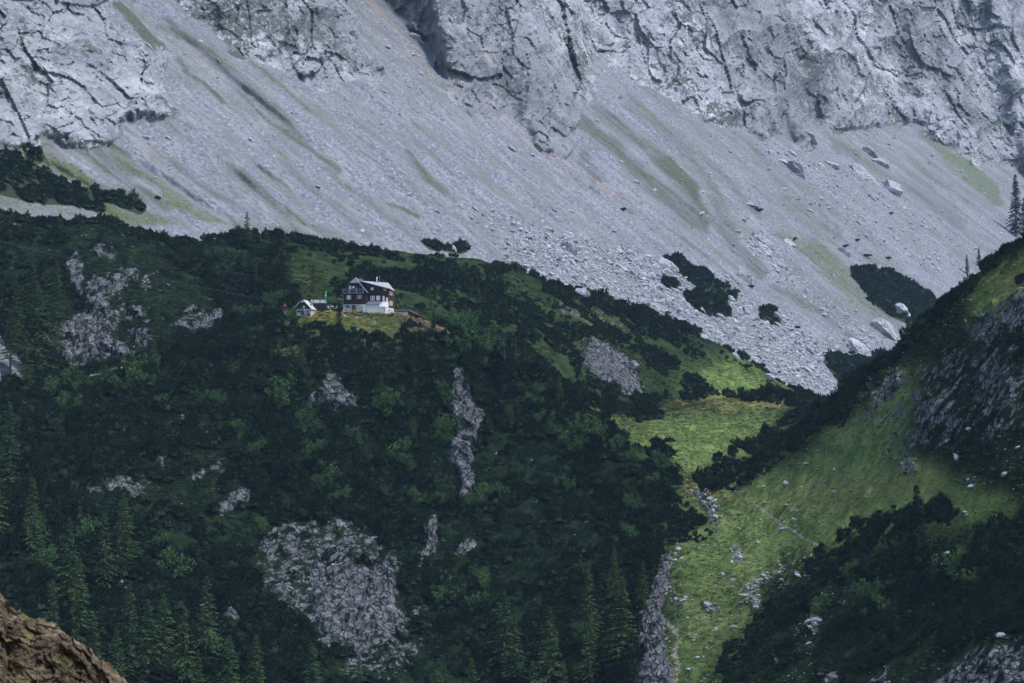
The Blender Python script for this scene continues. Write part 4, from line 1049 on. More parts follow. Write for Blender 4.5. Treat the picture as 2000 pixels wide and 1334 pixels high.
dens = np.where(f_back, 0.62 * sstep(-0.35, 0.12, patchy + 0.4 * brk), 1.15) * pine * (0.10 + 0.90 * gap) * f_seen * in_frame * ~near_hut

def pine_scatter(name, keep, seed, label, size=1.0, V=V_near, F=F_near, density=None):
    P, fi = sample_faces(V, F, np.where(keep, density if density is not None else dens, 0), seed)
    r = np.random.default_rng(seed + 1); n = len(P)
    can = 1 - np.abs(fbm2(P[:, 0] / 7.0, P[:, 1] / 7.0, 2, 421)) * 2.8 + 0.5 * fbm2(P[:, 0] / 19, P[:, 1] / 19, 2, 425)
    keep_ = r.uniform(0, 1, n) < 0.32 + 0.8 * np.clip(can, 0, 1)
    P, can = P[keep_], can[keep_]; n = len(P)
    dome = np.clip(can, 0, 1.2)
    P = P.copy(); P[:, 2] += 1.35 * size * dome
    s = size * (0.70 + 0.62 * dome) * r.uniform(0.65, 1.25, n) * (1 + 0.3 * fbm2(P[:, 0] / 30, P[:, 1] / 30, 2, 427)) * np.where(r.uniform(0, 1, n) < .08, 1.5, 1)
    scl = np.stack([s * r.uniform(.95, 1.35, n), s * r.uniform(.95, 1.35, n), s * r.uniform(.85, 1.35, n)], 1)
    rot = np.stack([r.normal(size=n) * .12, r.normal(size=n) * .12, r.uniform(0, 6.28, n)], 1)
    P = P.copy(); P[:, 2] -= 0.12
    print(name, n)
    return scatter(name, P, scl, rot, r.integers(0, len(BUSHES), n), BUSHES, label)
pine_scatter('dwarf_pine_thicket', f_front, 1, 'dense dark dwarf pine covering the hut hill')
pine_scatter('dwarf_pine_thicket', f_back, 2, 'bluish dwarf pine mat on the ridge behind the hut')
pine_scatter('dwarf_pine_thicket', f_right | f_meadow, 3, 'dark dwarf pine along the crest and foot of the right slope')
f_p2 = face_mean(c_pine2, F_mtn)
pine_scatter('dwarf_pine_thicket', f_p2 > 0.3, 4, 'islands of dwarf pine growing on the scree', 1.25, V_mtn, F_mtn, 0.5 * sstep(0.25, 0.75, f_p2 - 0.1 + 0.85 * fbm3(*(V_mtn[F_mtn].mean(1).T / 10), 3, 431)))

# grass and herbs of the open slopes
gd = sstep(0.35, 0.65, f_grass + 0.25 * brk) * (1 - sstep(0.35, 0.5, f_rock + 0.3 * brk)) * (1 - sstep(0.3, 0.6, f_pathv)) * f_seen * in_frame
P, fi = sample_faces(V_near, F_near, gd * (0.45 + 0.35 * f_lush) * np.where(near_hut, 0.5, 1), 11)
r = np.random.default_rng(12); n = len(P)
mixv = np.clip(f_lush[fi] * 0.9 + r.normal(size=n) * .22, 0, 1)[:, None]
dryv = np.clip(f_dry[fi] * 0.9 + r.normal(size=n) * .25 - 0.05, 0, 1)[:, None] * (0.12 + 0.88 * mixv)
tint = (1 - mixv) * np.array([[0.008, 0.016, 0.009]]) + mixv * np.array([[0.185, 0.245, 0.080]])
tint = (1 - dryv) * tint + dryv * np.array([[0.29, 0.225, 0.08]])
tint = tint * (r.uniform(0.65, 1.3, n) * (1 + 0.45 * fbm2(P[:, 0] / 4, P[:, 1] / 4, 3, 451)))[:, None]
s = r.uniform(0.6, 1.5, n) * (1 + 0.5 * (1 - mixv[:, 0]))
print('tufts', n)
scatter('grass_tufts', P, np.stack([s, s, s * r.uniform(.5, 1.0, n)], 1), np.stack([np.zeros(n), np.zeros(n), r.uniform(0, 6.28, n)], 1), r.integers(0, 4, n), TUFTS,
        'tufts of grass and herbs on the open slopes and meadow', np.concatenate([tint, np.ones((n, 1))], 1))
# ------------------------------------------------------------------ trees and shrubs one can tell apart
CON = {k: [conifer_mesh(500 + 10 * i + j, k) for i in range(4)] for j, k in enumerate(('larch', 'spruce', 'bare'))}
ORD = ['first', 'second', 'third', 'fourth', 'fifth', 'sixth', 'seventh', 'eighth', 'ninth', 'tenth', 'eleventh', 'twelfth', 'thirteenth', 'fourteenth', 'fifteenth', 'sixteenth', 'seventeenth', 'eighteenth', 'nineteenth', 'twentieth']
_rt = random.Random(5)
def conifer(kind, px, top, base, label, group):
    h = hit(px, min(base, 1480))
    if h is None: return
    p, _ = h
    hm = (base - top) / FPX * p.y
    name = {'larch': 'larch_tree', 'spruce': 'spruce_tree', 'bare': 'bare_tree'}[kind]
    o = empty(name, p - Vector((0, 0, 0.15)), _rt.uniform(0, 6.28))
    o.scale = (hm * _rt.uniform(.95, 1.2), hm * _rt.uniform(.95, 1.2), hm)
    tag(o, label, 'tree', group)
    t, c = CON[kind][_rt.randrange(4)]
    link(bpy.data.objects.new('trunk', t), o); link(bpy.data.objects.new('crown', c), o)
    return o
TREES = [
 ('larch', 'dark larch', 'in the wood at the lower left', 'larches in the lower left wood', [(20, 790, 950), (62, 930, 1080), (135, 1010, 1190), (152, 1090, 1260), (205, 1000, 1150), (240, 960, 1120), (250, 1140, 1330), (285, 1170, 1340), (318, 1160, 1340), (360, 1185, 1350), (402, 1125, 1300), (448, 1240, 1380), (502, 1240, 1380), (100, 1130, 1290), (180, 1200, 1360), (225, 1230, 1390), (385, 1270, 1400), (-15, 850, 1040)]),
 ('larch', 'larch', 'along the lower edge right of the big crag', 'larches at the foot of the hut hill', [(610, 1255, 1400), (855, 1285, 1420), (920, 1285, 1420), (985, 1150, 1310), (1005, 1200, 1350), (1040, 1290, 1420), (1075, 1185, 1350), (1150, 1110, 1260), (1152, 1205, 1350), (1200, 1070, 1170), (1216, 1125, 1310), (700, 1290, 1420), (1100, 1290, 1430), (780, 1305, 1430)]),
 ('larch', 'slender larch', 'on the slope left of the rock bands', 'larches on the upper left slope', [(30, 545, 690), (62, 500, 640), (74, 560, 730), (108, 500, 640), (112, 555, 700), (20, 600, 730), (92, 600, 720), (50, 640, 760)]),
 ('larch', 'small larch', 'on the ridge slope behind the little shed', 'small larches behind the huts', [(440, 470, 512), (475, 490, 530), (565, 498, 560), (612, 515, 572), (500, 520, 560)]),
 ('larch', 'young larch', 'on the hill just below the huts', 'young larches below the huts', [(300, 655, 720), (530, 668, 702), (546, 662, 700), (562, 672, 704), (592, 668, 722), (380, 640, 670)]),
 ('larch', 'young larch', 'on the slope right of the hut', 'young larches right of the hut', [(842, 560, 606), (880, 570, 610), (935, 560, 600), (1092, 730, 790), (1000, 588, 625)]),
 ('bare', 'thin bare tree', 'on the hazy slope right of the hut', 'bare trees right of the hut', [(985, 638, 725), (1026, 680, 722), (1008, 655, 718)]),
 ('spruce', 'little spruce', 'on the skyline of the right slope', 'spruces on the right crest', [(1640, 738, 784), (1888, 495, 535), (1912, 482, 520)]),
]
for kind, adj, where, group, pts in TREES:
    for i, (px, top, base) in enumerate(sorted(pts)):
        conifer(kind, px, top, base, '%s, %s from the left %s' % (adj, ORD[i], where), group)
conifer('spruce', 1984, 338, 462, 'tall dark spruce standing on the skyline at the right edge', None)
conifer('spruce', 2000, 385, 462, 'shorter spruce pressed against the tall skyline spruce', None)
conifer('spruce', 1790, 945, 1125, 'tall dark spruce among dwarf pine on the lower right slope', None)
conifer('spruce', 662, 585, 640, 'bushy dark spruce in front of the hut stone base', None)
conifer('spruce', 846, 602, 645, 'dark spruce beside the low shed right of the hut', None)
conifer('larch', 482, 412, 480, 'larch standing tallest on the ridge skyline above the sheds', None)
conifer('larch', 745, 728, 800, 'lone larch below the hut right of the pale crag', None)
conifer('larch', 1258, 1095, 1190, 'larch leaning over the cliff edge above the footpath', None)

def shrub(px, py, wpx, label, group=None):
    h = hit(px, py)
    if h is None: return
    p, _ = h
    w = wpx / FPX * p.y
    o = bpy.data.objects.new('leafy_shrub', SHRUBS[_rt.randrange(4)])
    o.location = p - Vector((0, 0, 0.1)); o.rotation_euler = (0, 0, _rt.uniform(0, 6.28)); o.scale = (w * .8, w * .8, w * _rt.uniform(.8, 1.05))
    link(o); tag(o, label, 'shrub', group)
SHR = [
 ('light green shrub', 'on the hill below the left rock bands', 'shrubs below the left rock bands', [(60, 740, 34), (105, 775, 44), (128, 800, 36), (150, 760, 40), (205, 750, 34), (238, 765, 40), (262, 735, 48), (275, 760, 40), (320, 800, 30), (222, 830, 28), (418, 795, 30), (20, 750, 30)]),
 ('light green shrub', 'on the dark face under the hut', 'shrubs on the face under the hut', [(550, 775, 46), (545, 800, 40), (600, 842, 36), (612, 905, 46), (650, 935, 40), (640, 975, 44), (668, 990, 40), (760, 815, 46), (745, 800, 40), (780, 900, 46), (795, 920, 36), (690, 870, 34), (500, 900, 34), (470, 855, 30), (510, 1040, 30)]),
 ('bright green shrub', 'near the tall rock rib', 'shrubs near the rock rib', [(868, 790, 40), (872, 850, 44), (862, 870, 30), (880, 720, 30), (820, 985, 36), (850, 990, 30), (940, 990, 40), (985, 985, 34)]),
 ('bright green shrub', 'on the shoulder right of the hut', 'shrubs on the shoulder right of the hut', [(895, 648, 44), (915, 660, 50), (930, 680, 44), (950, 700, 40), (870, 640, 34), (905, 690, 34), (960, 672, 34)]),
 ('green shrub', 'at the foot of the hut hill', 'shrubs at the foot of the hut hill', [(340, 1130, 56), (310, 1080, 40), (70, 1060, 50), (90, 1110, 46), (170, 1060, 44), (430, 1290, 44), (860, 1180, 40), (930, 1200, 44), (940, 1150, 40), (1240, 1000, 36), (1230, 1060, 34), (1110, 960, 30), (1290, 920, 36), (1270, 960, 34)]),
 ('green shrub', 'among dwarf pine on the lower right slope', 'shrubs on the lower right slope', [(1545, 1110, 40), (1600, 1200, 36), (1690, 1170, 44), (1720, 1200, 40), (1740, 1165, 36), (1860, 1120, 40), (1880, 1100, 34), (1660, 1130, 34), (1900, 1150, 40)]),
 ('pale green shrub', 'beside the little shed', 'shrubs beside the little shed', [(528, 606, 30), (545, 600, 34), (500, 622, 30), (570, 622, 24), (470, 630, 28)]),
 ('green shrub', 'above the meadow on the shaded flank', 'shrubs above the meadow', [(1085, 850, 34), (1110, 865, 40), (1150, 850, 40), (1172, 868, 36), (1200, 890, 34), (1240, 900, 30), (1130, 885, 34), (1060, 830, 30), (1040, 800, 30)]),
]
for adj, where, group, pts in SHR:
    for i, (px, py, w) in enumerate(sorted(pts)):
        shrub(px, py, w, '%s, %s from the left %s' % (adj, ORD[i], where), group)

def lone_pine(px, py, wpx, label, group=None):
    """a single spreading dwarf pine: several cushions grown together, one mesh"""
    h = hit(px, py)
    if h is None: return
    p, _ = h
    w = wpx / FPX * p.y
    n = max(3, int(w * 1.3)); Vs, Fs, off = [], [], 0
    for i in range(n):
        me = BUSHES[_rt.randrange(len(BUSHES))]
        V = np.empty(len(me.vertices) * 3, np.float32); me.vertices.foreach_get('co', V); V = V.reshape(-1, 3)
        F = np.empty(len(me.loops), np.int32); me.loops.foreach_get('vertex_index', F); F = F.reshape(-1, 4)
        t = (i + 0.5) / n - 0.5; s = 1.15 * (1.1 - abs(t) * 0.8)
        a = _rt.uniform(0, 6.28); ca, sa = math.cos(a), math.sin(a)
        Q = np.stack([V[:, 0] * ca - V[:, 1] * sa, V[:, 0] * sa + V[:, 1] * ca, V[:, 2]], 1) * s
        dx = t * (w - 1.6); dy = _rt.uniform(-.8, .8)
        g = hit(px + dx * FPX / p.y, py)
        dz = (g[0].z - p.z) if g and abs(g[0].y - p.y) < 25 else 0
        Q += np.array([dx, dy, min(max(dz, -1.5), 1.5) - .1])
        Vs.append(Q); Fs.append(F + off); off += len(Q)
    me = mesh_np('dwarf_pine', np.concatenate(Vs), np.concatenate(Fs)); me.materials.append(M_pine)
    o = bpy.data.objects.new('dwarf_pine', me); o.location = p; link(o); tag(o, label, 'dwarf pine', group)
LP = [(1480, 412, 26, 'lone dwarf pine under the big slab boulder on the scree'), (1547, 468, 24, 'lone dwarf pine on the scree, left of two small ones'), (1648, 482, 22, 'small dwarf pine on the scree above the right pine island'), (1672, 470, 18, 'small dwarf pine beside pale turf on the upper scree'),
      (1690, 500, 30, 'dwarf pine on pale turf just above the right pine island'), (1732, 505, 22, 'round dwarf pine right of the turf above the right pine island'), (1215, 410, 20, 'dwarf pine beside a dark boulder in the middle of the scree'), (1738, 418, 16, 'tiny dwarf pine high on the right scree'),
      (1265, 815, 46, 'dwarf pine clump at the left end of the tawny knoll'), (1297, 884, 52, 'dwarf pine clump alone in the sunlit meadow'), (1455, 716, 34, 'dwarf pine on the grass slope below the boulder field'), (1360, 760, 50, 'dwarf pine clump on the bright slope above the knoll'),
      (1300, 612, 26, 'small dwarf pine at the lower edge of the boulder field'), (308, 387, 14, 'dark round dwarf pine on green turf at the left'), (1465, 560, 20, 'small dwarf pine among blocks right of the middle islands'), (66, 292, 30, 'dwarf pine on the far left scree below the crag'),
      (1555, 640, 20, 'little dwarf pine in the lower boulder field'), (1660, 690, 24, 'dwarf pine beside the great white boulder')]
for a in LP: lone_pine(*a)
# ------------------------------------------------------------------ boulders and rubble
k = NT('boulder_limestone')
p_ = k.geo(); oi = k.node('ShaderNodeObjectInfo')
n1 = k.noise(p_, 0.8, 7, 0.7); n2 = k.noise(k.mapping(p_, (1, 1, .6)), 2.2, 5, 0.7)
rc = k.ramp(k.math('ADD', k.math('MULTIPLY', n1, .7), k.math('MULTIPLY', oi.outputs['Random'], .3)), [(0.1, (0.16, 0.165, 0.18)), (0.4, (0.275, 0.28, 0.30)), (0.7, (0.39, 0.395, 0.415)), (0.95, (0.54, 0.54, 0.55))])
rc = k.mix(k.math('MULTIPLY', k.smooth(n2, 0.38, 0.22), 0.7), rc, (0.10, 0.10, 0.105))
k.base(rc); k.rough(0.92); k.b.inputs['Specular IOR Level'].default_value = 0.08
k.normal(k.bump(k.math('ADD', n1, k.math('MULTIPLY', n2, .5)), 0.8, 0.5))
M_boulder = k.m

def ico(sub):
    t = (1 + 5 ** .5) / 2
    V = [(-1, t, 0), (1, t, 0), (-1, -t, 0), (1, -t, 0), (0, -1, t), (0, 1, t), (0, -1, -t), (0, 1, -t), (t, 0, -1), (t, 0, 1), (-t, 0, -1), (-t, 0, 1)]
    F = [(0, 11, 5), (0, 5, 1), (0, 1, 7), (0, 7, 10), (0, 10, 11), (1, 5, 9), (5, 11, 4), (11, 10, 2), (10, 7, 6), (7, 1, 8), (3, 9, 4), (3, 4, 2), (3, 2, 6), (3, 6, 8), (3, 8, 9), (4, 9, 5), (2, 4, 11), (6, 2, 10), (8, 6, 7), (9, 8, 1)]
    V = [np.array(v) / np.linalg.norm(v) for v in V]
    for _ in range(sub):
        mid = {}; nf = []
        def m(a, b):
            key = (min(a, b), max(a, b))
            if key not in mid:
                v = V[a] + V[b]; V.append(v / np.linalg.norm(v)); mid[key] = len(V) - 1
            return mid[key]
        for a, b, c in F:
            x, y, z = m(a, b), m(b, c), m(c, a); nf += [(a, x, z), (b, y, x), (c, z, y), (x, y, z)]
        F = nf
    return np.array(V), np.array(F)

def rock_mesh(name, seed, sub, cuts, rough=0.05, shape=(1, .85, .75)):
    r = np.random.default_rng(seed)
    V, F = ico(sub)
    V = V.copy()
    for _ in range(cuts):
        n = r.normal(size=3); n /= np.linalg.norm(n); d = r.uniform(.45, .82)
        over = V @ n - d
        V -= np.maximum(over, 0)[:, None] * n
    if sub > 2: V += V * (0.10 * facets(V[:, 0] + seed, V[:, 1], V[:, 2], .55, 1.0, seed, .9) + 0.05 * facets(V[:, 0], V[:, 1] + seed, V[:, 2], .24, 1.0, seed + 9, .9))[:, None]
    if rough: V += V * (fbm3(V[:, 0] * 3 + seed, V[:, 1] * 3, V[:, 2] * 3, 3, seed)[:, None] * rough)
    V *= np.array(shape)
    me = mesh_np(name, V, F); me.materials.append(M_boulder)
    return me
BOULD = [rock_mesh('boulder_shape', 700 + i, 4, 12, 0.12, (1, .85, .7 + .08 * (i % 3))) for i in range(7)]
RUBB = [rock_mesh('rubble_shape', 800 + i, 1, 7, 0.06, (1, .8, .62)) for i in range(7)]
_rb = random.Random(9)
def boulder(px, py, w, h, label, group=None, sink=.42, lean=0.3):
    g = hit(px, py)
    if g is None: return
    p, nrm = g
    s = w / FPX * p.y / 2
    sz = max(h / FPX * p.y / 2, s * .35)
    o = bpy.data.objects.new('boulder', BOULD[_rb.randrange(7)])
    o.scale = (s * 1.1, s * 1.05, max(sz, s * .55) * 1.35)
    o.rotation_euler = (_rb.uniform(0.05, 0.5), _rb.uniform(0.2, 0.2 + 1.5 * lean), _rb.uniform(-.7, .7))
    o.location = p + Vector((0, 0.1 * s, sz * (.42 - sink)))
    link(o); tag(o, label, 'boulder', group)
NAMED = [
 (1136, 578, 36, 34, 'tall pale boulder standing in the pine slope right of the hut'), (1555, 338, 62, 34, 'huge grey slab boulder high on the right scree'), (1530, 318, 40, 14, 'flat slab just above the huge grey slab on the scree'), (1672, 686, 60, 36, 'great white boulder at the toe of the boulder field'),
 (1452, 545, 32, 30, 'dark grey block standing right of the middle pine islands'), (1585, 270, 34, 22, 'white rounded boulder below the right rock wall'), (1470, 618, 50, 34, 'broad pale boulder beside the lower pine island'), (1760, 612, 38, 34, 'grey boulder at the foot of the right pine island'),
 (1712, 640, 34, 26, 'cracked boulder left of the grey one under the pine island'), (1725, 650, 62, 44, 'big fissured block at the very foot of the scree'), (1625, 325, 40, 18, 'long pale boulder pair on the upper right scree'), (1715, 318, 46, 36, 'bright outcrop boulder under the right rock wall'), (1685, 345, 70, 36, 'fissured rock knob in the right scree, upper end'),
 (1740, 372, 66, 46, 'fissured rock knob in the right scree, lower end'), (1240, 505, 40, 30, 'pale boulder at the top of the boulder field'), (1110, 490, 34, 40, 'steep pale slab leaning in the upper boulder field'), (1300, 522, 46, 24, 'white wedge boulder left of the middle pine islands'), (1160, 372, 24, 20, 'dark boulder on the middle scree'),
 (1225, 412, 22, 16, 'dark boulder touching the small pine in the middle scree'), (690, 70, 18, 26, 'white boulder against the crag above the middle scree'), (815, 78, 36, 18, 'white block at the foot of the middle crag'), (1230, 600, 32, 16, 'white boulder on turf at the right of the pine slope'), (1470, 774, 22, 24, 'pale boulder just above the tawny knoll'),
 (1505, 740, 26, 16, 'boulder at the edge of grass and boulder field'), (1240, 713, 18, 18, 'grey rock beside the crag in the bright slope'), (1465, 400, 40, 20, 'slab boulder above a lone dwarf pine on the scree'), (1488, 490, 40, 26, 'pale boulder in the turf of the right scree, lower of two'), (1490, 472, 44, 22, 'grey boulder in the turf of the right scree, upper of two'),
 (1530, 520, 30, 28, 'pale boulder right of the light scree tongue'), (1648, 495, 26, 26, 'grey boulder between small pines on the right scree'), (1545, 478, 36, 20, 'boulder under a small pine on the right scree'), (999, 292, 20, 12, 'pale flat boulder on the upper middle scree'), (1700, 302, 40, 20, 'pale long block below the right crags'),
 (885, 487, 18, 12, 'white stone at the pine edge above the hut'), (1240, 355, 20, 12, 'small pale boulder among the gullies'), (1420, 660, 30, 26, 'pale block below the lowest middle pine island'), (1350, 640, 34, 20, 'grey block left of the lowest middle pine island'), (640, 606, 16, 14, 'light stone beside the dark screen wall'), (697, 622, 7, 7, 'small white stone on the lawn before the hut'),
 (674, 618, 9, 7, 'white stone beside the bushy spruce at the hut'), (1560, 335, 10, 8, 'small stone on the huge slab on the scree'), (1900, 950, 22, 14, 'pale rock in the grass of the right slope'), (1632, 918, 12, 8, 'small dark rock in the middle of the green slope'), (1885, 1000, 14, 8, 'small pale stone above the lower right pines'), (1558, 998, 10, 7, 'white stone beside the trail on the green slope'),
]
for a in NAMED: boulder(*a)
# blocks of the boulder field and the valley, counted along each band
def band(pts, adj, where, group):
    for i, (px, py, w) in enumerate(sorted(pts)):
        boulder(px, py, w, w * _rb.uniform(.55, .8), '%s, %s from the left %s' % (adj, ORD[i], where), group)
def along(seed, poly, n, lo, hi):
    r = random.Random(seed); out = []
    for i in range(n):
        t = (i + r.uniform(.1, .9)) / n * (len(poly) - 1); j = min(int(t), len(poly) - 2); f = t - j
        out.append((poly[j][0] + (poly[j + 1][0] - poly[j][0]) * f + r.uniform(-8, 8), poly[j][1] + (poly[j + 1][1] - poly[j][1]) * f + r.uniform(-10, 10), r.uniform(lo, hi)))
    return out
band(along(1, [(1000, 520), (1180, 565), (1300, 610), (1420, 680), (1560, 755)], 18, 13, 26), 'grey block', 'along the lower rim of the boulder field', 'blocks along the lower rim of the boulder field')
band(along(2, [(1030, 490), (1160, 520), (1290, 560), (1450, 650), (1600, 735)], 20, 12, 24), 'pale block', 'along the middle of the boulder field', 'blocks in the middle of the boulder field')
band(along(3, [(1060, 462), (1200, 490), (1340, 540), (1500, 625), (1640, 712)], 18, 11, 22), 'pale block', 'along the upper rim of the boulder field', 'blocks along the upper rim of the boulder field')
band(along(4, [(1480, 285), (1600, 320), (1720, 390), (1880, 470)], 16, 9, 20), 'grey boulder', 'in the line crossing the right scree', 'boulders crossing the right scree')
band(along(5, [(1560, 400), (1680, 440), (1800, 500), (1850, 540)], 12, 9, 18), 'grey boulder', 'in the line above the right pine island', 'boulders above the right pine island')
band(along(6, [(880, 400), (960, 425), (1060, 440)], 9, 8, 16), 'pale stone', 'in the patch of blocks above the hut ridge', 'stones above the hut ridge')
band([(1350, 958, 12), (1366, 966, 14), (1378, 985, 15), (1392, 1000, 13), (1400, 1012, 11), (1444, 1084, 15), (1412, 1122, 11), (1462, 1150, 12), (1480, 1138, 14), (1500, 1120, 12), (1522, 1100, 12), (1545, 1085, 12), (1380, 1182, 16), (1340, 1168, 11), (1475, 1172, 12), (1430, 1076, 10)], 'grey stone', 'in the stony valley floor', 'stones in the valley floor')

# uncounted rubble of the boulder field and loose stones of the scree
f_blk = face_mean(c_block, F_mtn); f_clf = face_mean(c_cliff, F_mtn)
ctr2 = V_mtn[F_mtn].mean(1)
bb = fbm3(ctr2[:, 0] / 8, ctr2[:, 1] / 8, ctr2[:, 2] / 8, 3, 441)
fu = face_mean(uu, F_mtn); fv = face_mean(vv, F_mtn)
okf = (f_clf < 0.35) & (f_p2 < 0.3) & (fu > -150) & (fu < 2150) & (fv > -120) & (fv < 830)
P, fi = sample_faces(V_mtn, F_mtn, okf * (0.30 * sstep(0.15, 0.8, f_blk + 0.25 * bb) + 0.05 + 0.10 * np.clip(bb, 0, 1)), 21)
r = np.random.default_rng(22); n = len(P)
s = (0.28 + 0.30 * r.pareto(2.6, n)) * (0.7 + 1.25 * f_blk[fi]); s = np.minimum(s, 2.4)
print('rubble', n)
scatter('scree_rubble', P + np.array([0, 0, 0.05]), np.stack([s * r.uniform(.8, 1.4, n), s, s * r.uniform(.6, 1.1, n)], 1), np.stack([r.normal(size=n) * .4, r.normal(size=n) * .4, r.uniform(0, 6.28, n)], 1), r.integers(0, 7, n), RUBB, 'loose pale rubble strewn over the scree')
st = (f_right | (f_front & (fx > 1290))) & (fx > 1290) & (f_grass > .5) & f_seen & in_frame
P, fi = sample_faces(V_near, F_near, st * (0.05 + 1.3 * sstep(0.15, 0.5, f_rock) * (fx < 1650) + 0.10 * sstep(0.2, 0.5, f_rock) * (fx >= 1650) + 0.6 * (fx < 1580) * (fy > 940) * np.clip(brk + .15, 0, 1)), 31)
n = len(P); r = np.random.default_rng(32); s = 0.18 + 0.18 * r.pareto(2.3, n); s = np.minimum(s, 1.2)
print('stones', n)
scatter('valley_rubble', P, np.stack([s * 1.2, s, s * .8], 1), np.stack([r.normal(size=n) * .3, r.normal(size=n) * .3, r.uniform(0, 6.28, n)], 1), r.integers(0, 7, n), RUBB, 'loose stones in the valley grass')
# ------------------------------------------------------------------ the brown rock close to the camera, bottom left
fu_ = np.linspace(-260, 420, 340)
cre = np.interp(fu_, [-260, -120, -30, 0, 8, 14, 30, 52, 60, 75, 84, 100, 118, 135, 150, 165, 178, 192, 206, 222, 240, 280, 420], [1090, 1120, 1150, 1160, 1168, 1188, 1192, 1205, 1210, 1212, 1216, 1219, 1226, 1236, 1252, 1264, 1278, 1290, 1296, 1312, 1332, 1380, 1540])
cre = cre + 7 * fbm2(fu_ / 26, fu_ * 0, 4, 651) + 4 * np.sign(np.sin(fu_ / 9.0 + 2 * np.sin(fu_ / 31))) * np.abs(vnoise2(fu_ / 20, fu_ * 0, 653))
rows_ = np.concatenate([np.linspace(-1.0, -0.02, 60), np.linspace(0, 1, 230) ** 1.15])
FU, FS = np.meshgrid(fu_, rows_)
d0 = 34.0
dep = np.where(FS >= 0, d0 - 4.2 * FS, d0 - 3.0 * FS)
pyy = np.where(FS >= 0, cre[None, :] + FS * 330, cre[None, :])
a, b = rays(FU, pyy)
X, Y, Z = a * dep, dep, b * dep + np.where(FS < 0, FS * 2.6 + 0.25 * np.abs(FS), 0)
w = 0.35 * vnoise3(X / .8, Y / .8, Z / .8, 601)
# slabs that dip with the slope
Sx = X * .80 + Z * .25 + w; Sz = Z * .8 - X * .45 + w
rel = (0.11 * facets(Sx, Y, Sz, 1.15, .8, 611, .9) + 0.085 * facets(Sx, Y, Sz, .36, .85, 621, .8) + 0.055 * facets(X, Y, Z, .17, .8, 631, .8) + 0.024 * facets(X, Y, Z, .07, 1, 641, .8) + 0.20 * fbm3(X / .9 + Z, Y / .9, Z / .9 - .6 * X, 5, 645, .6, True))
fade = np.where(FS >= 0, 0.25 + 0.75 * sstep(0, .12, FS), 0.25 + 0.5 * sstep(0, .3, -FS))
Y = Y - rel * fade * 1.2; Z = Z + rel * .32; X = X + rel * .15
V = np.stack([X.ravel(), Y.ravel(), Z.ravel()], 1)
nr, nc = X.shape; ii = np.arange(nr * nc).reshape(nr, nc)
F = np.stack([ii[:-1, :-1], ii[1:, :-1], ii[1:, 1:], ii[:-1, 1:]], -1).reshape(-1, 4)
me = mesh_np('foreground_rock', V, F)
k = NT('brown_lichened_rock'); p = k.geo()
n1 = k.noise(k.mapping(p, (1.2, 1, 1.8), (0, .6, 0)), 1.6, 8, .68, .4); n2 = k.noise(p, 9, 6, .7); n3 = k.noise(p, 2.3, 5, .6)
c = k.ramp(n1, [(0.15, (0.018, 0.012, 0.006)), (0.4, (0.056, 0.041, 0.025)), (0.62, (0.115, 0.086, 0.054)), (0.88, (0.30, 0.245, 0.17))])
c = k.mix(k.math('MULTIPLY', k.smooth(n2, .4, .2), .6), c, (0.03, 0.024, 0.02))
up = k.node('ShaderNodeSeparateXYZ'); k.link(k.node('ShaderNodeNewGeometry').outputs['Normal'], up.inputs[0])
moss = k.math('MULTIPLY', k.smooth(up.outputs[2], .35, .75), k.smooth(n3, .55, .72))
c = k.mix(k.math('MULTIPLY', moss, .85), c, k.mix(n2, (0.06, 0.06, 0.012), (0.17, 0.15, 0.03)))
k.base(c); k.rough(.9); k.b.inputs['Specular IOR Level'].default_value = .1
k.normal(k.bump(k.math('ADD', n1, k.math('MULTIPLY', n2, .35)), .9, .06))
me.materials.append(k.m)
tag(link(bpy.data.objects.new('foreground_rock', me)), 'brown mossy rock ledge in the lower left corner', 'rock')
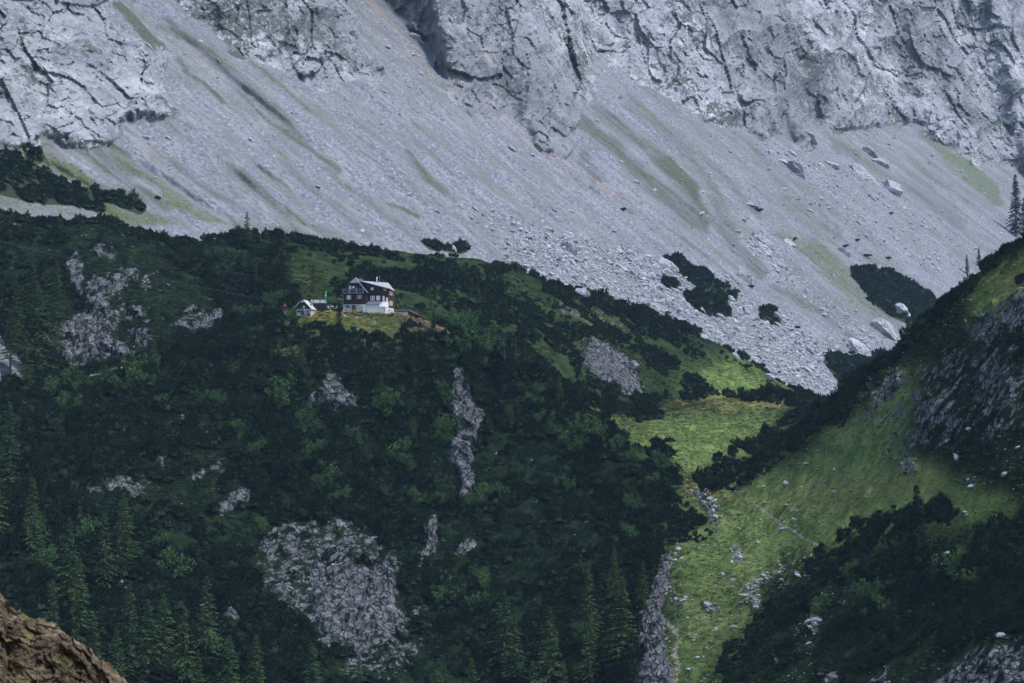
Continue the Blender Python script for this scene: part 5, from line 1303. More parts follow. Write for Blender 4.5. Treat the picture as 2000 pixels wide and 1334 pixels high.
# ------------------------------------------------------------------ the hut and what stands around it
class G:
    """collects boxes, prisms, tubes; build() links them as one mesh object"""
    def __init__(s): s.v, s.f = [], []
    def add(s, V, F):
        o = len(s.v); s.v += [tuple(map(float, q)) for q in V]; s.f += [tuple(i + o for i in f) for f in F]; return s
    def box(s, x0, x1, y0, y1, z0, z1):
        V = [(x0, y0, z0), (x1, y0, z0), (x1, y1, z0), (x0, y1, z0), (x0, y0, z1), (x1, y0, z1), (x1, y1, z1), (x0, y1, z1)]
        return s.add(V, [(0, 3, 2, 1), (4, 5, 6, 7), (0, 1, 5, 4), (1, 2, 6, 5), (2, 3, 7, 6), (3, 0, 4, 7)])
    def prism(s, poly, y0, y1):
        n = len(poly)
        V = [(x, y0, z) for x, z in poly] + [(x, y1, z) for x, z in poly]
        return s.add(V, [tuple(range(n)), tuple(range(2 * n - 1, n - 1, -1))] + [(i, i + n, (i + 1) % n + n, (i + 1) % n) for i in range(n)])
    def slab(s, q, t):
        """a sheet with thickness t below the polygon q (3-D points)"""
        q = [Vector(p) for p in q]; nrm = (q[1] - q[0]).cross(q[2] - q[0]).normalized()
        if nrm.z < 0: nrm = -nrm
        lo = [p - nrm * t for p in q]; n = len(q)
        return s.add(q + lo, [tuple(range(n)), tuple(range(2 * n - 1, n - 1, -1))] + [(i, i + n, (i + 1) % n + n, (i + 1) % n) for i in range(n)])
    def tube(s, a, b, r, r2=None, n=8):
        a, b = Vector(a), Vector(b); d = (b - a).normalized(); r2 = r if r2 is None else r2
        u = d.orthogonal().normalized(); w = d.cross(u)
        V = [a + (u * math.cos(t) + w * math.sin(t)) * r for t in [2 * math.pi * i / n for i in range(n)]] + [b + (u * math.cos(t) + w * math.sin(t)) * r2 for t in [2 * math.pi * i / n for i in range(n)]]
        return s.add(V, [tuple(range(n - 1, -1, -1)), tuple(range(n, 2 * n))] + [(i, (i + 1) % n, (i + 1) % n + n, i + n) for i in range(n)])
    def build(s, name, mat, parent=None, M=None):
        V = [M @ Vector(q) for q in s.v] if M is not None else s.v
        me = bpy.data.meshes.new(name); me.from_pydata([tuple(q) for q in V], [], s.f); me.update()
        me.materials.append(mat)
        return link(bpy.data.objects.new(name, me), parent)

def planks(name, c0, c1, width, horizontal=False):
    k = NT(name); p = k.obj()
    sep = k.node('ShaderNodeSeparateXYZ'); k.link(p, sep.inputs[0])
    u = sep.outputs[2] if horizontal else k.math('ADD', sep.outputs[0], sep.outputs[1])
    f = k.math('FRACT', k.math('DIVIDE', u, width))
    gap = k.smooth(k.math('ABSOLUTE', k.math('SUBTRACT', f, 0.5)), 0.43, 0.49)
    n = k.noise(k.mapping(p, (1, 1, 6) if horizontal else (6, 6, 1)), 1.2, 5, 0.65)
    k.base(k.mix(k.math('MULTIPLY', gap, 0.8), k.mix(n, c0, c1), (0.006, 0.005, 0.005)))
    k.rough(0.85); k.normal(k.bump(k.math('SUBTRACT', n, gap), 0.4, 0.03))
    return k.m
M_wood = planks('dark_weathered_boards', (0.014, 0.010, 0.010), (0.032, 0.024, 0.022), 0.19)
M_woodh = planks('dark_log_boards', (0.014, 0.010, 0.010), (0.034, 0.025, 0.022), 0.22, True)
M_black = plain('tarred_boards', (0.016, 0.015, 0.019), 0.8, 0.3)
M_shut = plain('brown_shutters', (0.17, 0.075, 0.035), 0.7, 0.25)
M_orange = plain('orange_shutters', (0.36, 0.15, 0.055), 0.7, 0.2)
M_white = plain('white_paint', (0.58, 0.58, 0.57), 0.6, 0.06)
M_render = plain('weathered_white_render', (0.46, 0.45, 0.435), 0.9, 0.2, 1.1)
M_pink = plain('faded_red_paint', (0.55, 0.20, 0.21), 0.8, 0.15)
M_red = plain('red_steel', (0.26, 0.035, 0.04), 0.5, 0.15)
M_teal = plain('dark_green_door_paint', (0.015, 0.055, 0.050), 0.5, 0.12)
M_steel = plain('stainless_steel', (0.62, 0.62, 0.63), 0.3, 0.05, 3, 0.9)
M_grey = plain('grey_steel', (0.25, 0.26, 0.29), 0.5, 0.1, 3, 0.3)
M_glass = plain('window_glass', (0.10, 0.13, 0.19), 0.08, 0.1, 3, 0.0, 0.8)
M_curtain = plain('curtained_glass', (0.42, 0.45, 0.50), 0.25, 0.12, 4, 0.0, 0.6)
M_solar = plain('solar_cells', (0.020, 0.026, 0.075), 0.45, 0.08, 3, 0.0, 0.3)
M_flag = plain('green_flag_cloth', (0.012, 0.30, 0.07), 0.75, 0.08)
k = NT('grey_tin_roof'); p = k.obj()
sep = k.node('ShaderNodeSeparateXYZ'); k.link(p, sep.inputs[0])
rows = k.smooth(k.math('ABSOLUTE', k.math('SUBTRACT', k.math('FRACT', k.math('MULTIPLY', sep.outputs[2], 4.0)), 0.5)), 0.40, 0.5)
n = k.noise(p, 1.5, 5, .6)
k.base(k.mix(k.math('MULTIPLY', rows, .5), k.mix(n, (0.075, 0.075, 0.095), (0.13, 0.13, 0.155)), (0.05, 0.05, 0.06))); k.rough(0.5)
M_tin = k.m
k = NT('pale_shingle_roof'); p = k.obj()
sep = k.node('ShaderNodeSeparateXYZ'); k.link(p, sep.inputs[0])
rows = k.smooth(k.math('ABSOLUTE', k.math('SUBTRACT', k.math('FRACT', k.math('MULTIPLY', sep.outputs[2], 5.0)), 0.5)), 0.40, 0.5)
n = k.noise(k.mapping(p, (3, 3, 1)), 1.5, 5, .6)
k.base(k.mix(k.math('MULTIPLY', rows, .35), k.mix(n, (0.19, 0.19, 0.20), (0.34, 0.335, 0.335)), (0.2, 0.2, 0.2))); k.rough(0.6)
M_pale = k.m
k = NT('roof_painted_sunlit'); p = k.obj(); n = k.noise(k.mapping(p, (3, 3, 1)), 1.5, 5, .6)
k.base(k.mix(n, (0.32, 0.28, 0.24), (0.50, 0.44, 0.38))); k.rough(0.7); M_sunlit_roof = k.m  # sun on the roof's right side is painted into this bright colour
k = NT('rubble_stone_wall'); p = k.obj()
e = k.voro(p, 2.3, 'DISTANCE_TO_EDGE'); c = k.node('ShaderNodeTexVoronoi'); k.link(p, c.inputs['Vector']); c.inputs['Scale'].default_value = 2.3
hs = k.node('ShaderNodeSeparateColor'); k.link(c.outputs['Color'], hs.inputs[0])
k.base(k.mix(k.smooth(e, 0.05, 0.12), (0.52, 0.51, 0.50), k.ramp(hs.outputs[0], [(0.2, (0.10, 0.10, 0.11)), (0.6, (0.22, 0.21, 0.21)), (0.9, (0.42, 0.41, 0.40))]))); k.normal(k.bump(k.smooth(e, 0.0, 0.12), 0.8, 0.06))
M_stone = k.m

U4 = 761.0 / FPX / 10.0                       # one tenth of a photograph pixel at the hut, in metres
def X4(z): return (z - 700) * U4
def Z4(z): return (800 - z) * U4
hut = empty('mountain_hut', HUTP)
tag(hut, 'dark wooden mountain hut with half-hipped gable, stone base and white terrace', 'building')
Mt = lambda x, y, ang=0.0: Matrix.Translation(Vector((x, y, 0))) @ Matrix.Rotation(ang, 4, 'Z')

def window(parent, M, x, z, w, h, cols=2, rows=2, frame=M_white, glass=M_glass, shutters=None, depth=0.10, sw=None):
    """window centred on (x,z) of the wall plane y=0 of frame M (outside is -y)"""
    g = G(); t = 0.075
    x0, x1, z0, z1 = x - w / 2, x + w / 2, z - h / 2, z + h / 2
    g.box(x0, x1, -depth, .02, z0, z0 + t); g.box(x0, x1, -depth, .02, z1 - t, z1); g.box(x0, x0 + t, -depth, .02, z0 + t, z1 - t); g.box(x1 - t, x1, -depth, .02, z0 + t, z1 - t)
    for i in range(1, cols): g.box(x0 + w * i / cols - .03, x0 + w * i / cols + .03, -depth + .01, .0, z0 + t, z1 - t)
    for i in range(1, rows): g.box(x0 + t, x1 - t, -depth + .02, -.005, z0 + h * i / rows - .025, z0 + h * i / rows + .025)
    o = g.build('window', frame, parent, M)
    for i in range(cols):
        a, b = x0 + w * i / cols + .03 + (t - .03 if i == 0 else 0), x0 + w * (i + 1) / cols - .03 - (t - .03 if i == cols - 1 else 0)
        G().box(a, b, -.035, -.02, z0 + t, z1 - t).build('pane', glass, o, M)
    if shutters:
        s = sw or w * .48
        for q in (-1, 1):
            c = x + q * (w / 2 + s / 2 + .02)
            G().box(c - s / 2, c + s / 2, -.09, -.02, z0 - .03, z1 + .03).build('shutter', shutters, parent, M)
    return o

# --- left part with the half-hipped gable towards the valley; its front is turned slightly to the left
A = Mt(X4(645), 0, R(-9))                     # frame whose origin is the gable's right front corner
wA = 460 * U4; dA = 9.0
zB, zE, zH, zP = Z4(628), Z4(372), Z4(212), Z4(104)   # wood foot, eave, hip line, peak
xm = -wA * .50
G().prism([(-wA, Z4(800) - .8), (0, Z4(800) - .8), (0, zB), (-wA, zB)], 0, dA).build('stone_base', M_stone, hut, A)
G().box(-wA - .02, .02, -.05, 0, Z4(800) - .8, Z4(768)).build('plinth', M_render, hut, A)
hw = wA / 2 * (zP - zH) / (zP - zE)
wall = G().prism([(-wA, zB), (0, zB), (0, zE + .1), (xm + hw, zH), (xm - hw, zH), (-wA, zE + .1)], -.03, dA).build('wall', M_woodh, hut, A)
ov, fo, t = .55, .75, .16
sl = (zP - zE) / (wA / 2)
def roofpt(x, y): return (x, y, zP + .14 - abs(x - xm) * sl)
rL = G().slab([roofpt(xm - hw - .1, -fo), roofpt(-wA - ov, -fo), roofpt(-wA - ov, dA), roofpt(xm, dA), roofpt(xm, 1.3)], t).build('roof', M_tin, hut, A)
rR = G().slab([roofpt(xm + hw + .1, -fo), roofpt(ov, -fo), roofpt(ov, dA), roofpt(xm, dA), roofpt(xm, 1.3)], t).build('roof', M_tin, hut, A)
hip = G().slab([roofpt(xm - hw - .1, -fo), roofpt(xm + hw + .1, -fo), roofpt(xm, 1.3)], t).build('roof', M_tin, hut, A)
def bar(a, b, w, h):
    a, b = Vector(a), Vector(b); g = G(); d = (b - a).normalized(); u = Vector((0, 1, 0)); n = d.cross(u).normalized()
    V = [p + u * s1 * w / 2 + n * s2 * h / 2 for p in (a, b) for s1, s2 in ((-1, -1), (1, -1), (1, 1), (-1, 1))]
    return g.add(V, [(0, 1, 2, 3), (7, 6, 5, 4), (0, 4, 5, 1), (1, 5, 6, 2), (2, 6, 7, 3), (3, 7, 4, 0)])
e0 = Vector(roofpt(xm, 1.3)); e1 = Vector(roofpt(xm + hw + .1, -fo)); e2 = Vector(roofpt(ov, -fo)); e3 = Vector(roofpt(-wA - ov, -fo)); e4 = Vector(roofpt(xm - hw - .1, -fo))
upv = Vector((0, -.02, .05))
bar(e1 + upv, e2 + upv, .10, .22).build('verge_board', M_grey, rR, A)
bar(e3 + upv, e4 + upv, .10, .22).build('verge_board', M_black, rL, A)
G().tube(e0 + Vector((0, 0, .02)), e1 + Vector((0, 0, .02)), .09).build('hip_cap', M_steel, hip, A)
def ax(z4): return (z4 - 645) * U4 * 1.012
# balcony with three solar panels
bal = G().box(ax(200), ax(612), -1.05, 0, Z4(430), Z4(420)).build('balcony', M_wood, hut, A)
for x in (ax(205), ax(335), ax(470), ax(605)): G().box(x - .05, x + .05, -1.04, -.94, Z4(420), Z4(322)).build('post', M_grey, bal, A)
for a, b in ((206, 332), (342, 466), (476, 604)):
    f = G(); x0, x1, z0, z1 = ax(a), ax(b), Z4(424), Z4(334); b_ = .07
    f.box(x0, x1, -1.12, -1.06, z0, z0 + b_).box(x0, x1, -1.12, -1.06, z1 - b_, z1).box(x0, x0 + b_, -1.12, -1.06, z0 + b_, z1 - b_).box(x1 - b_, x1, -1.12, -1.06, z0 + b_, z1 - b_)
    so = f.build('solar_panel', M_grey, hut, A)
    G().box(x0 + b_, x1 - b_, -1.10, -1.07, z0 + b_, z1 - b_).build('cell_glass', M_solar, so, A)
window(hut, A, ax(330), Z4(298), 48 * U4, 72 * U4, 1, 1, M_white, M_curtain)
G().box(ax(478), ax(522), -.08, 0, Z4(330), Z4(255)).build('balcony_door', M_black, hut, A)
for a in (380, 455): G().box(ax(a) - .28, ax(a) + .28, -.08, -.01, Z4(330), Z4(262)).build('shutter', M_teal, hut, A)
g = G(); g.tube((ax(410), -.9, Z4(298)), (ax(410), -.84, Z4(298)), .32, .34, 14); g.build('satellite_dish', M_white, hut, A)
window(hut, A, ax(306), Z4(492), 66 * U4, 82 * U4, 2, 2, M_white, M_curtain, M_shut, sw=26 * U4)
window(hut, A, ax(514), Z4(486), 56 * U4, 80 * U4, 2, 2, M_grey, M_glass, M_shut, sw=36 * U4)
dr = G().box(ax(368), ax(446), -.09, -.005, Z4(792), Z4(645)).build('door', M_teal, hut, A)
G().box(ax(435), ax(440), -.15, -.09, Z4(725), Z4(715)).build('handle', M_steel, dr, A)
G().box(ax(250), ax(316), -.06, -.005, Z4(698), Z4(654)).build('cellar_shutter', M_teal, hut, A)
G().tube((ax(196), -.12, Z4(620)), (ax(196), -.12, Z4(440)), .06).build('downpipe', M_grey, hut, A)
G().box(ax(470), ax(582), -1.2, -.1, Z4(800) - .3, Z4(772)).build('bench', M_black, hut, A)
# --- right part: boarded wall under a low roof that falls to the right
B = Mt(X4(640), 2.4)
def bx(z4): return (z4 - 640) * U4
wallB = G().prism([(-1.2, Z4(700)), (bx(962), Z4(700)), (bx(962), Z4(268)), (bx(520), Z4(172)), (-1.2, Z4(172))], 0, 7.0).build('wall', M_wood, hut, B)
C0 = Vector((bx(962), 0)); C1 = Vector((bx(1072), 1.7)); C2 = Vector((bx(1194), 5.6))
def wallquad(a, b, z0, z1a, z1b, mat, name='wall'):
    d = (b - a); L = d.length; ang = math.atan2(d.y, d.x)
    M = B @ Matrix.Translation(Vector((a.x, a.y, 0))) @ Matrix.Rotation(ang, 4, 'Z')
    g = G().add([(0, 0, z0), (L, 0, z0), (L, 0, z1b), (0, 0, z1a), (0, .35, z0), (L, .35, z0), (L, .35, z1b), (0, .35, z1a)], [(0, 1, 2, 3), (7, 6, 5, 4), (0, 4, 5, 1), (1, 5, 6, 2), (2, 6, 7, 3), (3, 7, 4, 0)])
    g.build(name, mat, hut, M); return M, L
Mc, Lc = wallquad(C0, C1, Z4(700), Z4(268), Z4(304), M_wood)
Md, Ld = wallquad(C1, C2, Z4(800), Z4(318), Z4(340), M_woodh)
G().prism([(-1, Z4(560)), (bx(1100), Z4(560)), (bx(1100), Z4(330)), (bx(700), Z4(230)), (-1, Z4(230))], 6.5, 7.5).build('rear_wall', M_wood, hut, B)
q1, q2, q3 = (bx(505), -.45, Z4(160)), (bx(1118), -.45, Z4(322)), (bx(1060), 4.6, Z4(172))
roofB = G().slab([q1, (bx(800), -.45, Z4(238)), q2, q3, (bx(800), 2.8, Z4(196)), (bx(560), .6, Z4(156))], .14).build('roof', M_pale, hut, B)
G().slab([q2, (bx(1192), 5.4, Z4(338)), q3], .14).build('roof', M_pale, hut, B)
G().slab([q3, (bx(1192), 5.4, Z4(338)), (bx(1000), 8.4, Z4(330)), (bx(560), 8.0, Z4(260)), (bx(560), .6, Z4(156)), (bx(800), 2.8, Z4(196))], .14).build('roof', M_tin, hut, B)
bar(Vector(q1) + Vector((0, -.06, .02)), Vector(q2) + Vector((0, -.06, .02)), .08, .2).build('verge_board', M_grey, roofB, B)
window(hut, B, bx(758), Z4(316), 48 * U4, 50 * U4, 2, 2, M_white, M_curtain)
window(hut, B, bx(768), Z4(502), 78 * U4, 92 * U4, 2, 2, M_white, M_glass)
window(hut, B, bx(878), Z4(498), 74 * U4, 88 * U4, 2, 2, M_white, M_curtain)
window(hut, Mc, Lc * .18, Z4(506), Lc * .30, 100 * U4, 1, 2, M_white, M_curtain)
window(hut, Mc, Lc * .74, Z4(530), Lc * .30, 96 * U4, 1, 2, M_white, M_curtain)
window(hut, Mc, Lc * .42, Z4(326), Lc * .26, 52 * U4, 1, 1, M_white, M_glass, M_orange, sw=Lc * .16)
window(hut, Md, Ld * .34, Z4(388), Ld * .2, 78 * U4, 1, 2, M_white, M_glass, M_orange, sw=Ld * .2)
window(hut, Md, Ld * .36, Z4(588), Ld * .24, 92 * U4, 1, 2, M_white, M_glass, M_orange, sw=Ld * .16)
# bay with lean-to roof, white parapet, terrace
G().slab([(bx(645), -2.6, Z4(628)), (bx(918), -2.6, Z4(628)), (bx(966), -.05, Z4(562)), (bx(690), -.05, Z4(562))], .1).build('porch_roof', M_tin, hut, B)
G().box(bx(652), bx(914), -2.45, -2.35, Z4(690), Z4(632)).build('porch_glazing', M_glass, hut, B)
for a in (652, 720, 785, 850, 912): G().box(bx(a) - .04, bx(a) + .04, -2.5, -2.3, Z4(690), Z4(630)).build('post', M_black, hut, B)
G().add([(bx(916), -2.4, Z4(690)), (bx(966), -.05, Z4(690)), (bx(966), -.05, Z4(566)), (bx(916), -2.4, Z4(626))], [(0, 1, 2, 3)]).build('porch_side', M_render, hut, B)
Mw = Mc @ Matrix.Translation(Vector((0, -.06, 0)))
G().box(0, Lc, -.1, -.01, Z4(672), Z4(566)).build('white_panel', M_white, hut, Mc)
ter = G().box(bx(590), bx(1032), -4.2, -2.5, Z4(900), Z4(692)).build('terrace', M_render, hut, B)
G().box(bx(583), bx(1040), -4.28, -2.45, Z4(692), Z4(684)).build('coping', M_white, ter, B)
T1 = Vector((bx(1032), -4.2)); T2 = Vector((bx(1180), 1.4))
Mtt, Lt = wallquad(T1, T2, Z4(860), Z4(692), Z4(702), M_render, 'terrace_side')
window(hut, Mtt, Lt * .46, Z4(745), Lt * .12, 36 * U4, 1, 1, M_grey, M_glass); window(hut, Mtt, Lt * .8, Z4(758), Lt * .14, 42 * U4, 1, 1, M_white, M_curtain)
G().add([(bx(590), -2.5, Z4(690)), (bx(1032), -2.6, Z4(690)), (bx(1180), 1.4, Z4(700)), (bx(960), .0, Z4(690)), (bx(600), .0, Z4(690))], [(0, 1, 2, 3, 4)]).build('terrace_floor', M_render, hut, B)
for i, z in enumerate((688, 718, 748, 778, 808, 838)):
    G().box(bx(992), bx(1028), -4.24, -4.195, Z4(z + 12), Z4(z)).build('red_stripe', M_pink, ter, B)
# chimneys, masts, dish
ch = G().box(ax(482), ax(516), 3.2, 3.9, Z4(190), Z4(110)).build('chimney', M_grey, hut, A)
G().box(ax(478), ax(506), 3.15, 3.95, Z4(110), Z4(40)).build('cap', M_black, ch, A)
c2 = G().box(bx(810), bx(868), 2.0, 2.9, Z4(230), Z4(168)).build('chimney', M_render, hut, B)
g = G().tube((bx(842), 2.4, Z4(170)), (bx(842), 2.4, Z4(88)), .13).tube((bx(842), 2.4, Z4(86)), (bx(842), 2.4, Z4(72)), .2, .08); g.build('flue_pipe', M_steel, c2, B)
G().tube((bx(875), 2.4, Z4(200)), (bx(898), 2.4, Z4(140)), .035).tube((bx(880), 2.4, Z4(150)), (bx(905), 2.4, Z4(160)), .03).build('aerial', M_grey, hut, B)
G().tube((bx(890), 4.6, Z4(220)), (bx(890), 4.6, Z4(20)), .045).tube((bx(878), 4.6, Z4(70)), (bx(902), 4.6, Z4(70)), .03).build('mast', M_grey, hut, B)
g = G().tube((ax(150), 1, Z4(440)), (ax(155), .9, Z4(455)), .36, .3, 12).tube((ax(150), 1, Z4(450)), (ax(190), 1, Z4(470)), .05); g.build('satellite_dish', M_grey, hut, A)
G().box(ax(110), ax(175), .6, .75, Z4(530), Z4(522)).build('bracket', M_white, hut, A)

# --- low shed to the right of the hut
shed = empty('wood_shed', HUTP + Vector((X4(1320), 5.5, 0)))
tag(shed, 'low dark shed with white end wall stepping down right of the hut', 'shed')
def sx(z): return (z - 1320) * U4
def sz(z): return Z4(z)
G().box(sx(1225), sx(1450), 0, 4, sz(880), sz(752)).build('wall', M_render, shed)
G().slab([(sx(1175), -.5, sz(744)), (sx(1445), -.5, sz(756)), (sx(1455), 4.3, sz(690)), (sx(1190), 4.3, sz(684))], .16).build('roof', M_black, shed)
G().prism([(sx(1452), sz(960)), (sx(1735), sz(960)), (sx(1735), sz(862)), (sx(1452), sz(745))], .6, 4.2).build('side_wall', M_wood, shed)
for i in range(7): 
    x = 1475 + i * 40; zt = 758 + (x - 1452) * .41
    G().box(sx(x) - .05, sx(x) + .05, .5, .58, sz(950), sz(zt + 14)).build('post', M_black, shed)
G().slab([(sx(1440), .2, sz(700)), (sx(1690), .2, sz(822)), (sx(1700), 4.4, sz(812)), (sx(1450), 4.4, sz(690))], .14).build('roof', M_grey, shed)
G().slab([(sx(1600), -.4, sz(806)), (sx(1812), -.4, sz(878)), (sx(1812), 3.6, sz(858)), (sx(1610), 3.6, sz(800))], .12).build('roof', M_black, shed)
for x in (1740, 1800): G().tube((sx(x), 0, sz(980)), (sx(x), 0, sz(868)), .07).build('post', M_black, shed)
window(shed, Matrix.Identity(4), sx(1436), sz(812), 22 * U4, 60 * U4, 1, 1, M_grey, M_glass)

# --- the little cable-lift shed on the left
U5 = 757.0 / FPX / 12.5
SH = at(540 + 720 / 12.5, 560 + 700 / 12.5, 756)
lift = empty('lift_shed', SH, R(-12))
tag(lift, 'small white shed with black half-hipped gable and right roof plane coloured as sunlit', 'shed')
def lx(z): return (z - 720) * U5
def lz(z): return (700 - z) * U5
W_ = (lx(470), lx(850)); xm2 = lx(636); Ld2 = 5.0
G().box(W_[0], W_[1], 0, Ld2, lz(760), lz(545)).build('wall', M_render, lift)
pz, ez = lz(312), lz(530); hz2 = lz(385); sl2 = (pz - ez) / (W_[1] - xm2); hw2 = (pz - hz2) / sl2
xl = xm2 - (W_[1] - xm2)
G().prism([(xl, ez), (W_[1], ez), (xm2 + hw2, hz2), (xm2 - hw2, hz2)], -.05, Ld2).build('gable', M_black, lift)
def rp(x, y): return (x, y, pz + .12 - abs(x - xm2) * sl2)
o1 = G().slab([rp(xm2 + hw2 + .05, -.45), rp(W_[1] + .35, -.45), rp(W_[1] + .35, Ld2 + .3), rp(xm2, Ld2 + .3), rp(xm2, .7)], .12).build('roof', M_sunlit_roof, lift)  # right plane coloured as lit, left plane and hip darker as in shade
o2 = G().slab([rp(xm2 - hw2 - .05, -.45), rp(xl - .35, -.45), rp(xl - .35, Ld2 + .3), rp(xm2, Ld2 + .3), rp(xm2, .7)], .12).build('roof', M_tin, lift)
G().slab([rp(xm2 - hw2 - .05, -.45), rp(xm2 + hw2 + .05, -.45), rp(xm2, .7)], .12).build('roof', M_tin, lift)
bar(Vector(rp(xm2 - hw2 - .05, -.47)) + Vector((0, 0, .03)), Vector(rp(xl - .35, -.47)) + Vector((0, 0, .03)), .06, .13).build('verge_board', M_white, o2)
cc = G().box(lx(770), lx(826), 2.4, 3.0, lz(440), lz(352)).build('chimney', M_grey, lift)
dr = G().box(lx(752), lx(832), -.06, 0, lz(712), lz(572)).build('door', M_black, lift)
G().box(lx(788), lx(818), -.085, -.06, lz(665), lz(592)).build('notice', M_white, dr)
for z in (612, 636): G().box(lx(795), lx(811), -.095, -.085, lz(z + 7), lz(z)).build('print', M_grey, dr)
G().box(lx(585), lx(665), -.06, 0, lz(690), lz(570)).build('door', M_teal, lift)
window(lift, Matrix.Translation(Vector((0, -.05, 0))), lx(668), lz(496), 46 * U5, 56 * U5, 1, 1, M_white, M_curtain)
for x in (690, 742): G().box(lx(x) - .14, lx(x) + .14, -1.0, -.8, lz(720), lz(590)).build('bollard', M_red, lift)
G().tube((lx(845), -.3, lz(530)), (lx(965), -1.2, lz(715)), .05).build('strut', M_red, lift)
G().box(lx(400), lx(425), -.7, -.5, lz(640), lz(510)).build('post', M_red, lift)
# lean-to on its left
ann = empty('cable_station', at(540 + 200 / 12.5, 560 + 690 / 12.5, 757.5))
tag(ann, 'low lean-to with white block left of the small white shed', 'shed')
def cx(z): return (z - 200) * U5
def cz(z): return (690 - z) * U5
G().slab([(cx(5), -.4, cz(592)), (cx(420), -.4, cz(505)), (cx(420), 2.6, cz(490)), (cx(5), 2.6, cz(575))], .12).build('roof', M_black, ann)
G().box(cx(176), cx(282), .0, 1.6, cz(760), cz(572)).build('wall', M_render, ann)
G().box(cx(60), cx(172), .2, 1.4, cz(760), cz(600)).build('wall', M_black, ann)
for x in (20, 400): G().tube((cx(x), .1, cz(760)), (cx(x), .1, cz(590 if x < 100 else 512)), .06).build('post', M_black, ann)
# red trestle of the goods lift
tr = empty('lift_trestle', at(540 + 200 / 12.5, 560 + 690 / 12.5, 755.5))
tag(tr, 'red steel trestle with grey pulley where the cable ends', 'trestle')
G().tube((cx(110), 0, cz(760)), (cx(186), 0, cz(395)), .07).build('leg', M_red, tr); G().tube((cx(292), 0, cz(760)), (cx(222), 0, cz(395)), .07).build('leg', M_red, tr)
G().tube((cx(182), 0, cz(398)), (cx(226), 0, cz(398)), .07).build('head_beam', M_red, tr)
for z in (470, 545, 620):
    G().tube((cx(110 + (760 - z) * .208), 0, cz(z)), (cx(292 - (760 - z) * .19), 0, cz(z - 40)), .035).build('brace', M_red, tr)
G().tube((cx(206), -.12, cz(455)), (cx(206), .12, cz(455)), .26, .26, 14).build('pulley', M_grey, tr)

# --- dark wind screen with white panels, and the flag
U5b = 765.0 / FPX / 12.5
scr = empty('wind_screen', at(540 + 1060 / 12.5, 560 + 640 / 12.5, 765))
tag(scr, 'dark board screen topped with three white panels beside the hut', 'screen')
def wx(z): return (z - 1060) * U5b
def wz(z): return (640 - z) * U5b
for i in range(12):
    a = 880 + i * 30
    G().box(wx(a + 1), wx(a + 29), 0 + (i % 2) * .015, .06 + (i % 2) * .015, wz(720), wz(400)).build('board', M_black, scr)
G().box(wx(826), wx(1242), -.03, .09, wz(408), wz(398)).build('rail', M_black, scr); G().box(wx(826), wx(1242), -.03, .09, wz(314), wz(306)).build('rail', M_black, scr)
for a in (826, 896, 1062, 1238): G().box(wx(a) - .06, wx(a) + .06, -.03, .09, wz(720 if a > 830 else 420), wz(308)).build('post', M_black, scr)
for a, b in ((834, 888), (904, 1052), (1072, 1228)): G().box(wx(a), wx(b), .0, .04, wz(396), wz(316)).build('panel', M_white, scr)
G().box(wx(976), wx(984), -.02, -.005, wz(368), wz(345)).build('mark', M_grey, scr)
fl = empty('feather_flag', at(540 + 1212 / 12.5, 560 + 640 / 12.5, 763.5))
tag(fl, 'green feather flag with white lettering on the dark screen', 'flag')
def fx_(z): return (z - 1212) * U5b
G().tube((fx_(1212), 0, wz(720)), (fx_(1220), 0, wz(90)), .03, .015).build('pole', M_grey, fl)
prof = [(390, 1198, 1224), (340, 1190, 1226), (300, 1182, 1226), (260, 1174, 1224), (220, 1174, 1222), (180, 1180, 1222), (140, 1186, 1224), (110, 1196, 1226), (86, 1214, 1228)]
V, F = [], []
for i, (z, a, b) in enumerate(prof):
    for j in range(5):
        q = j / 4; V.append((fx_(a + (b - a) * q), -.05 + .09 * math.sin(i * .9 + q * 3.0), wz(z)))
for i in range(len(prof) - 1):
    for j in range(4): F.append((i * 5 + j, i * 5 + j + 1, (i + 1) * 5 + j + 1, (i + 1) * 5 + j))
n = len(V); V2 = V + [(x, y + .012, z) for x, y, z in V]; F2 = F + [tuple(q + n for q in reversed(f)) for f in F]
cl_ = G().add(V2, F2).build('cloth', M_flag, fl)
for z0, z1, a, b in ((225, 200, 1180, 1212), (176, 165, 1196, 1214), (160, 150, 1196, 1214), (145, 136, 1198, 1216), (131, 122, 1200, 1216), (386, 376, 1206, 1218), (330, 322, 1206, 1218)):
    G().box(fx_(a), fx_(b), -.16, -.15, wz(z0), wz(z1)).build('lettering', M_white, cl_)
# pile of stones and timber between the screen and the hut
pile = empty('stone_pile', at(652, 604, 766)); tag(pile, 'heap of pale stones between the dark screen and the hut', 'stone pile')
for i in range(9):
    o = bpy.data.objects.new('stone', BOULD[i % 7]); link(o, pile); s = _rb.uniform(.35, .7)
    o.location = (_rb.uniform(-1.6, 1.6), _rb.uniform(-.6, .6), s * .3 + .3 * (i % 3)); o.scale = (s, s * .9, s * .7); o.rotation_euler = (0, 0, _rb.uniform(0, 6))

# --- the goods-lift cables across the left slope
def cable(pts, r, label):
    g = G(); n = 40
    P = []
    for i in range(n + 1):
        t = i / n; a, b = pts
        q = a.lerp(b, t) - Vector((0, 0, 6.0 * t * (1 - t))); P.append(q)
    for i in range(n): g.tube(P[i], P[i + 1], r, r, 6)
    o = g.build('lift_cable', M_cable); tag(o, label, 'cable')
M_cable = plain('steel_cable', (0.16, 0.17, 0.18), 0.6, 0.05)
cable((at(-260, 402, 640), at(556, 592, 755.4)), .014, 'thin pale lift cable sagging across the left slope to the red trestle')
cable((at(-260, 446, 640), at(556, 604, 755.4)), .008, 'fainter lower lift cable below the main one on the left slope')

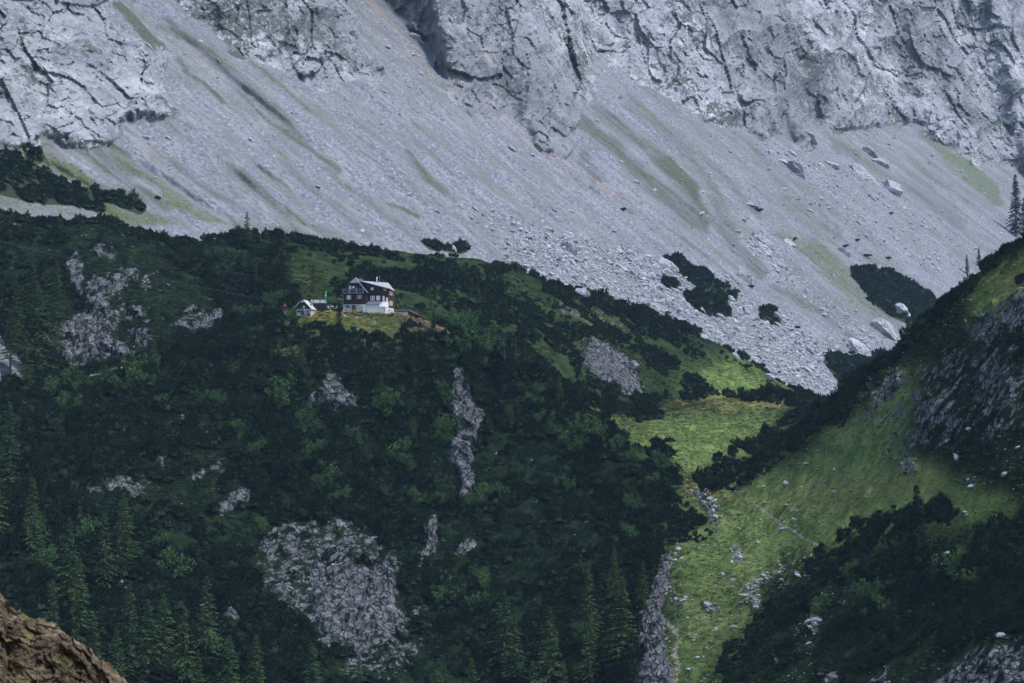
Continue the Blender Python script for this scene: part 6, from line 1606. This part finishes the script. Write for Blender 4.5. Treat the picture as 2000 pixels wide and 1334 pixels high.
# --- flowers on the hut's lawn
fm = []
for nme, c in (('yellow', (0.55, 0.40, 0.04)), ('pink', (0.50, 0.16, 0.26)), ('lime', (0.24, 0.30, 0.05))):
    rng = np.random.default_rng(len(nme)); nn = 30
    P = rng.normal(size=(nn, 3)) * np.array([.4, .4, .12]) + np.array([0, 0, .45]); D = unit(rng.normal(size=(nn, 3)))
    V, F = blades(P, D, np.full(nn, .16), np.full(nn, .13)); me = mesh_np(nme + '_flowers', V, F); me.materials.append(plain(nme + '_petals', c, .8)); fm.append(me)
lawn = look(blur(m_grass, 3), fx, fy) * (fx > 600) * (fx < 905) * (fy > 606) * (fy < 668) * f_seen * (fY < 765)
P, fi = sample_faces(V_near, F_near, lawn * 0.8, 77); r = np.random.default_rng(78); n = len(P)
wch = r.choice([0, 0, 1, 2, 2], n); wch = np.where((fx[fi] > 760) & (r.uniform(0, 1, n) < .25), 1, wch)
scatter('wildflowers', P, np.full((n, 3), 1.0) * r.uniform(.6, 1.2, n)[:, None], np.stack([np.zeros(n), np.zeros(n), r.uniform(0, 6, n)], 1), wch, fm, 'yellow and pink wildflowers on the lawn before the hut')
# ------------------------------------------------------------------ the air
hz = NT('pale_blue_air')
hz.t.nodes.remove(hz.b)
pv = hz.node('ShaderNodeVolumePrincipled')
pv.inputs['Density'].default_value = 0.000026
pv.inputs['Color'].default_value = (0.50, 0.68, 1.0, 1)
pv.inputs['Anisotropy'].default_value = 0.0
pv.inputs['Density Attribute'].default_value = ''
pv.inputs['Color Attribute'].default_value = ''
pv.inputs['Temperature Attribute'].default_value = ''
hz.link(pv.outputs[0], hz.out.inputs['Volume'])
lo = np.minimum(V_near.min(0), V_mtn.min(0)); hi = np.maximum(V_near.max(0), V_mtn.max(0))
x0, y0, z0 = lo[0] - 60, -60.0, lo[2] - 1.0
x1, y1, z1 = hi[0] + 60, hi[1] + 60, hi[2] + 25
hv = np.array([(x0, y0, z0), (x1, y0, z0), (x1, y1, z0), (x0, y1, z0), (x0, y0, z1), (x1, y0, z1), (x1, y1, z1), (x0, y1, z1)])
hf = np.array([(0, 3, 2, 1), (4, 5, 6, 7), (0, 1, 5, 4), (1, 2, 6, 5), (2, 3, 7, 6), (3, 0, 4, 7)])
hme = mesh_np('haze', hv, hf); hme.materials.append(hz.m)
tag(link(bpy.data.objects.new('haze', hme)), label='thin bluish haze filling the valley air', kind='stuff')
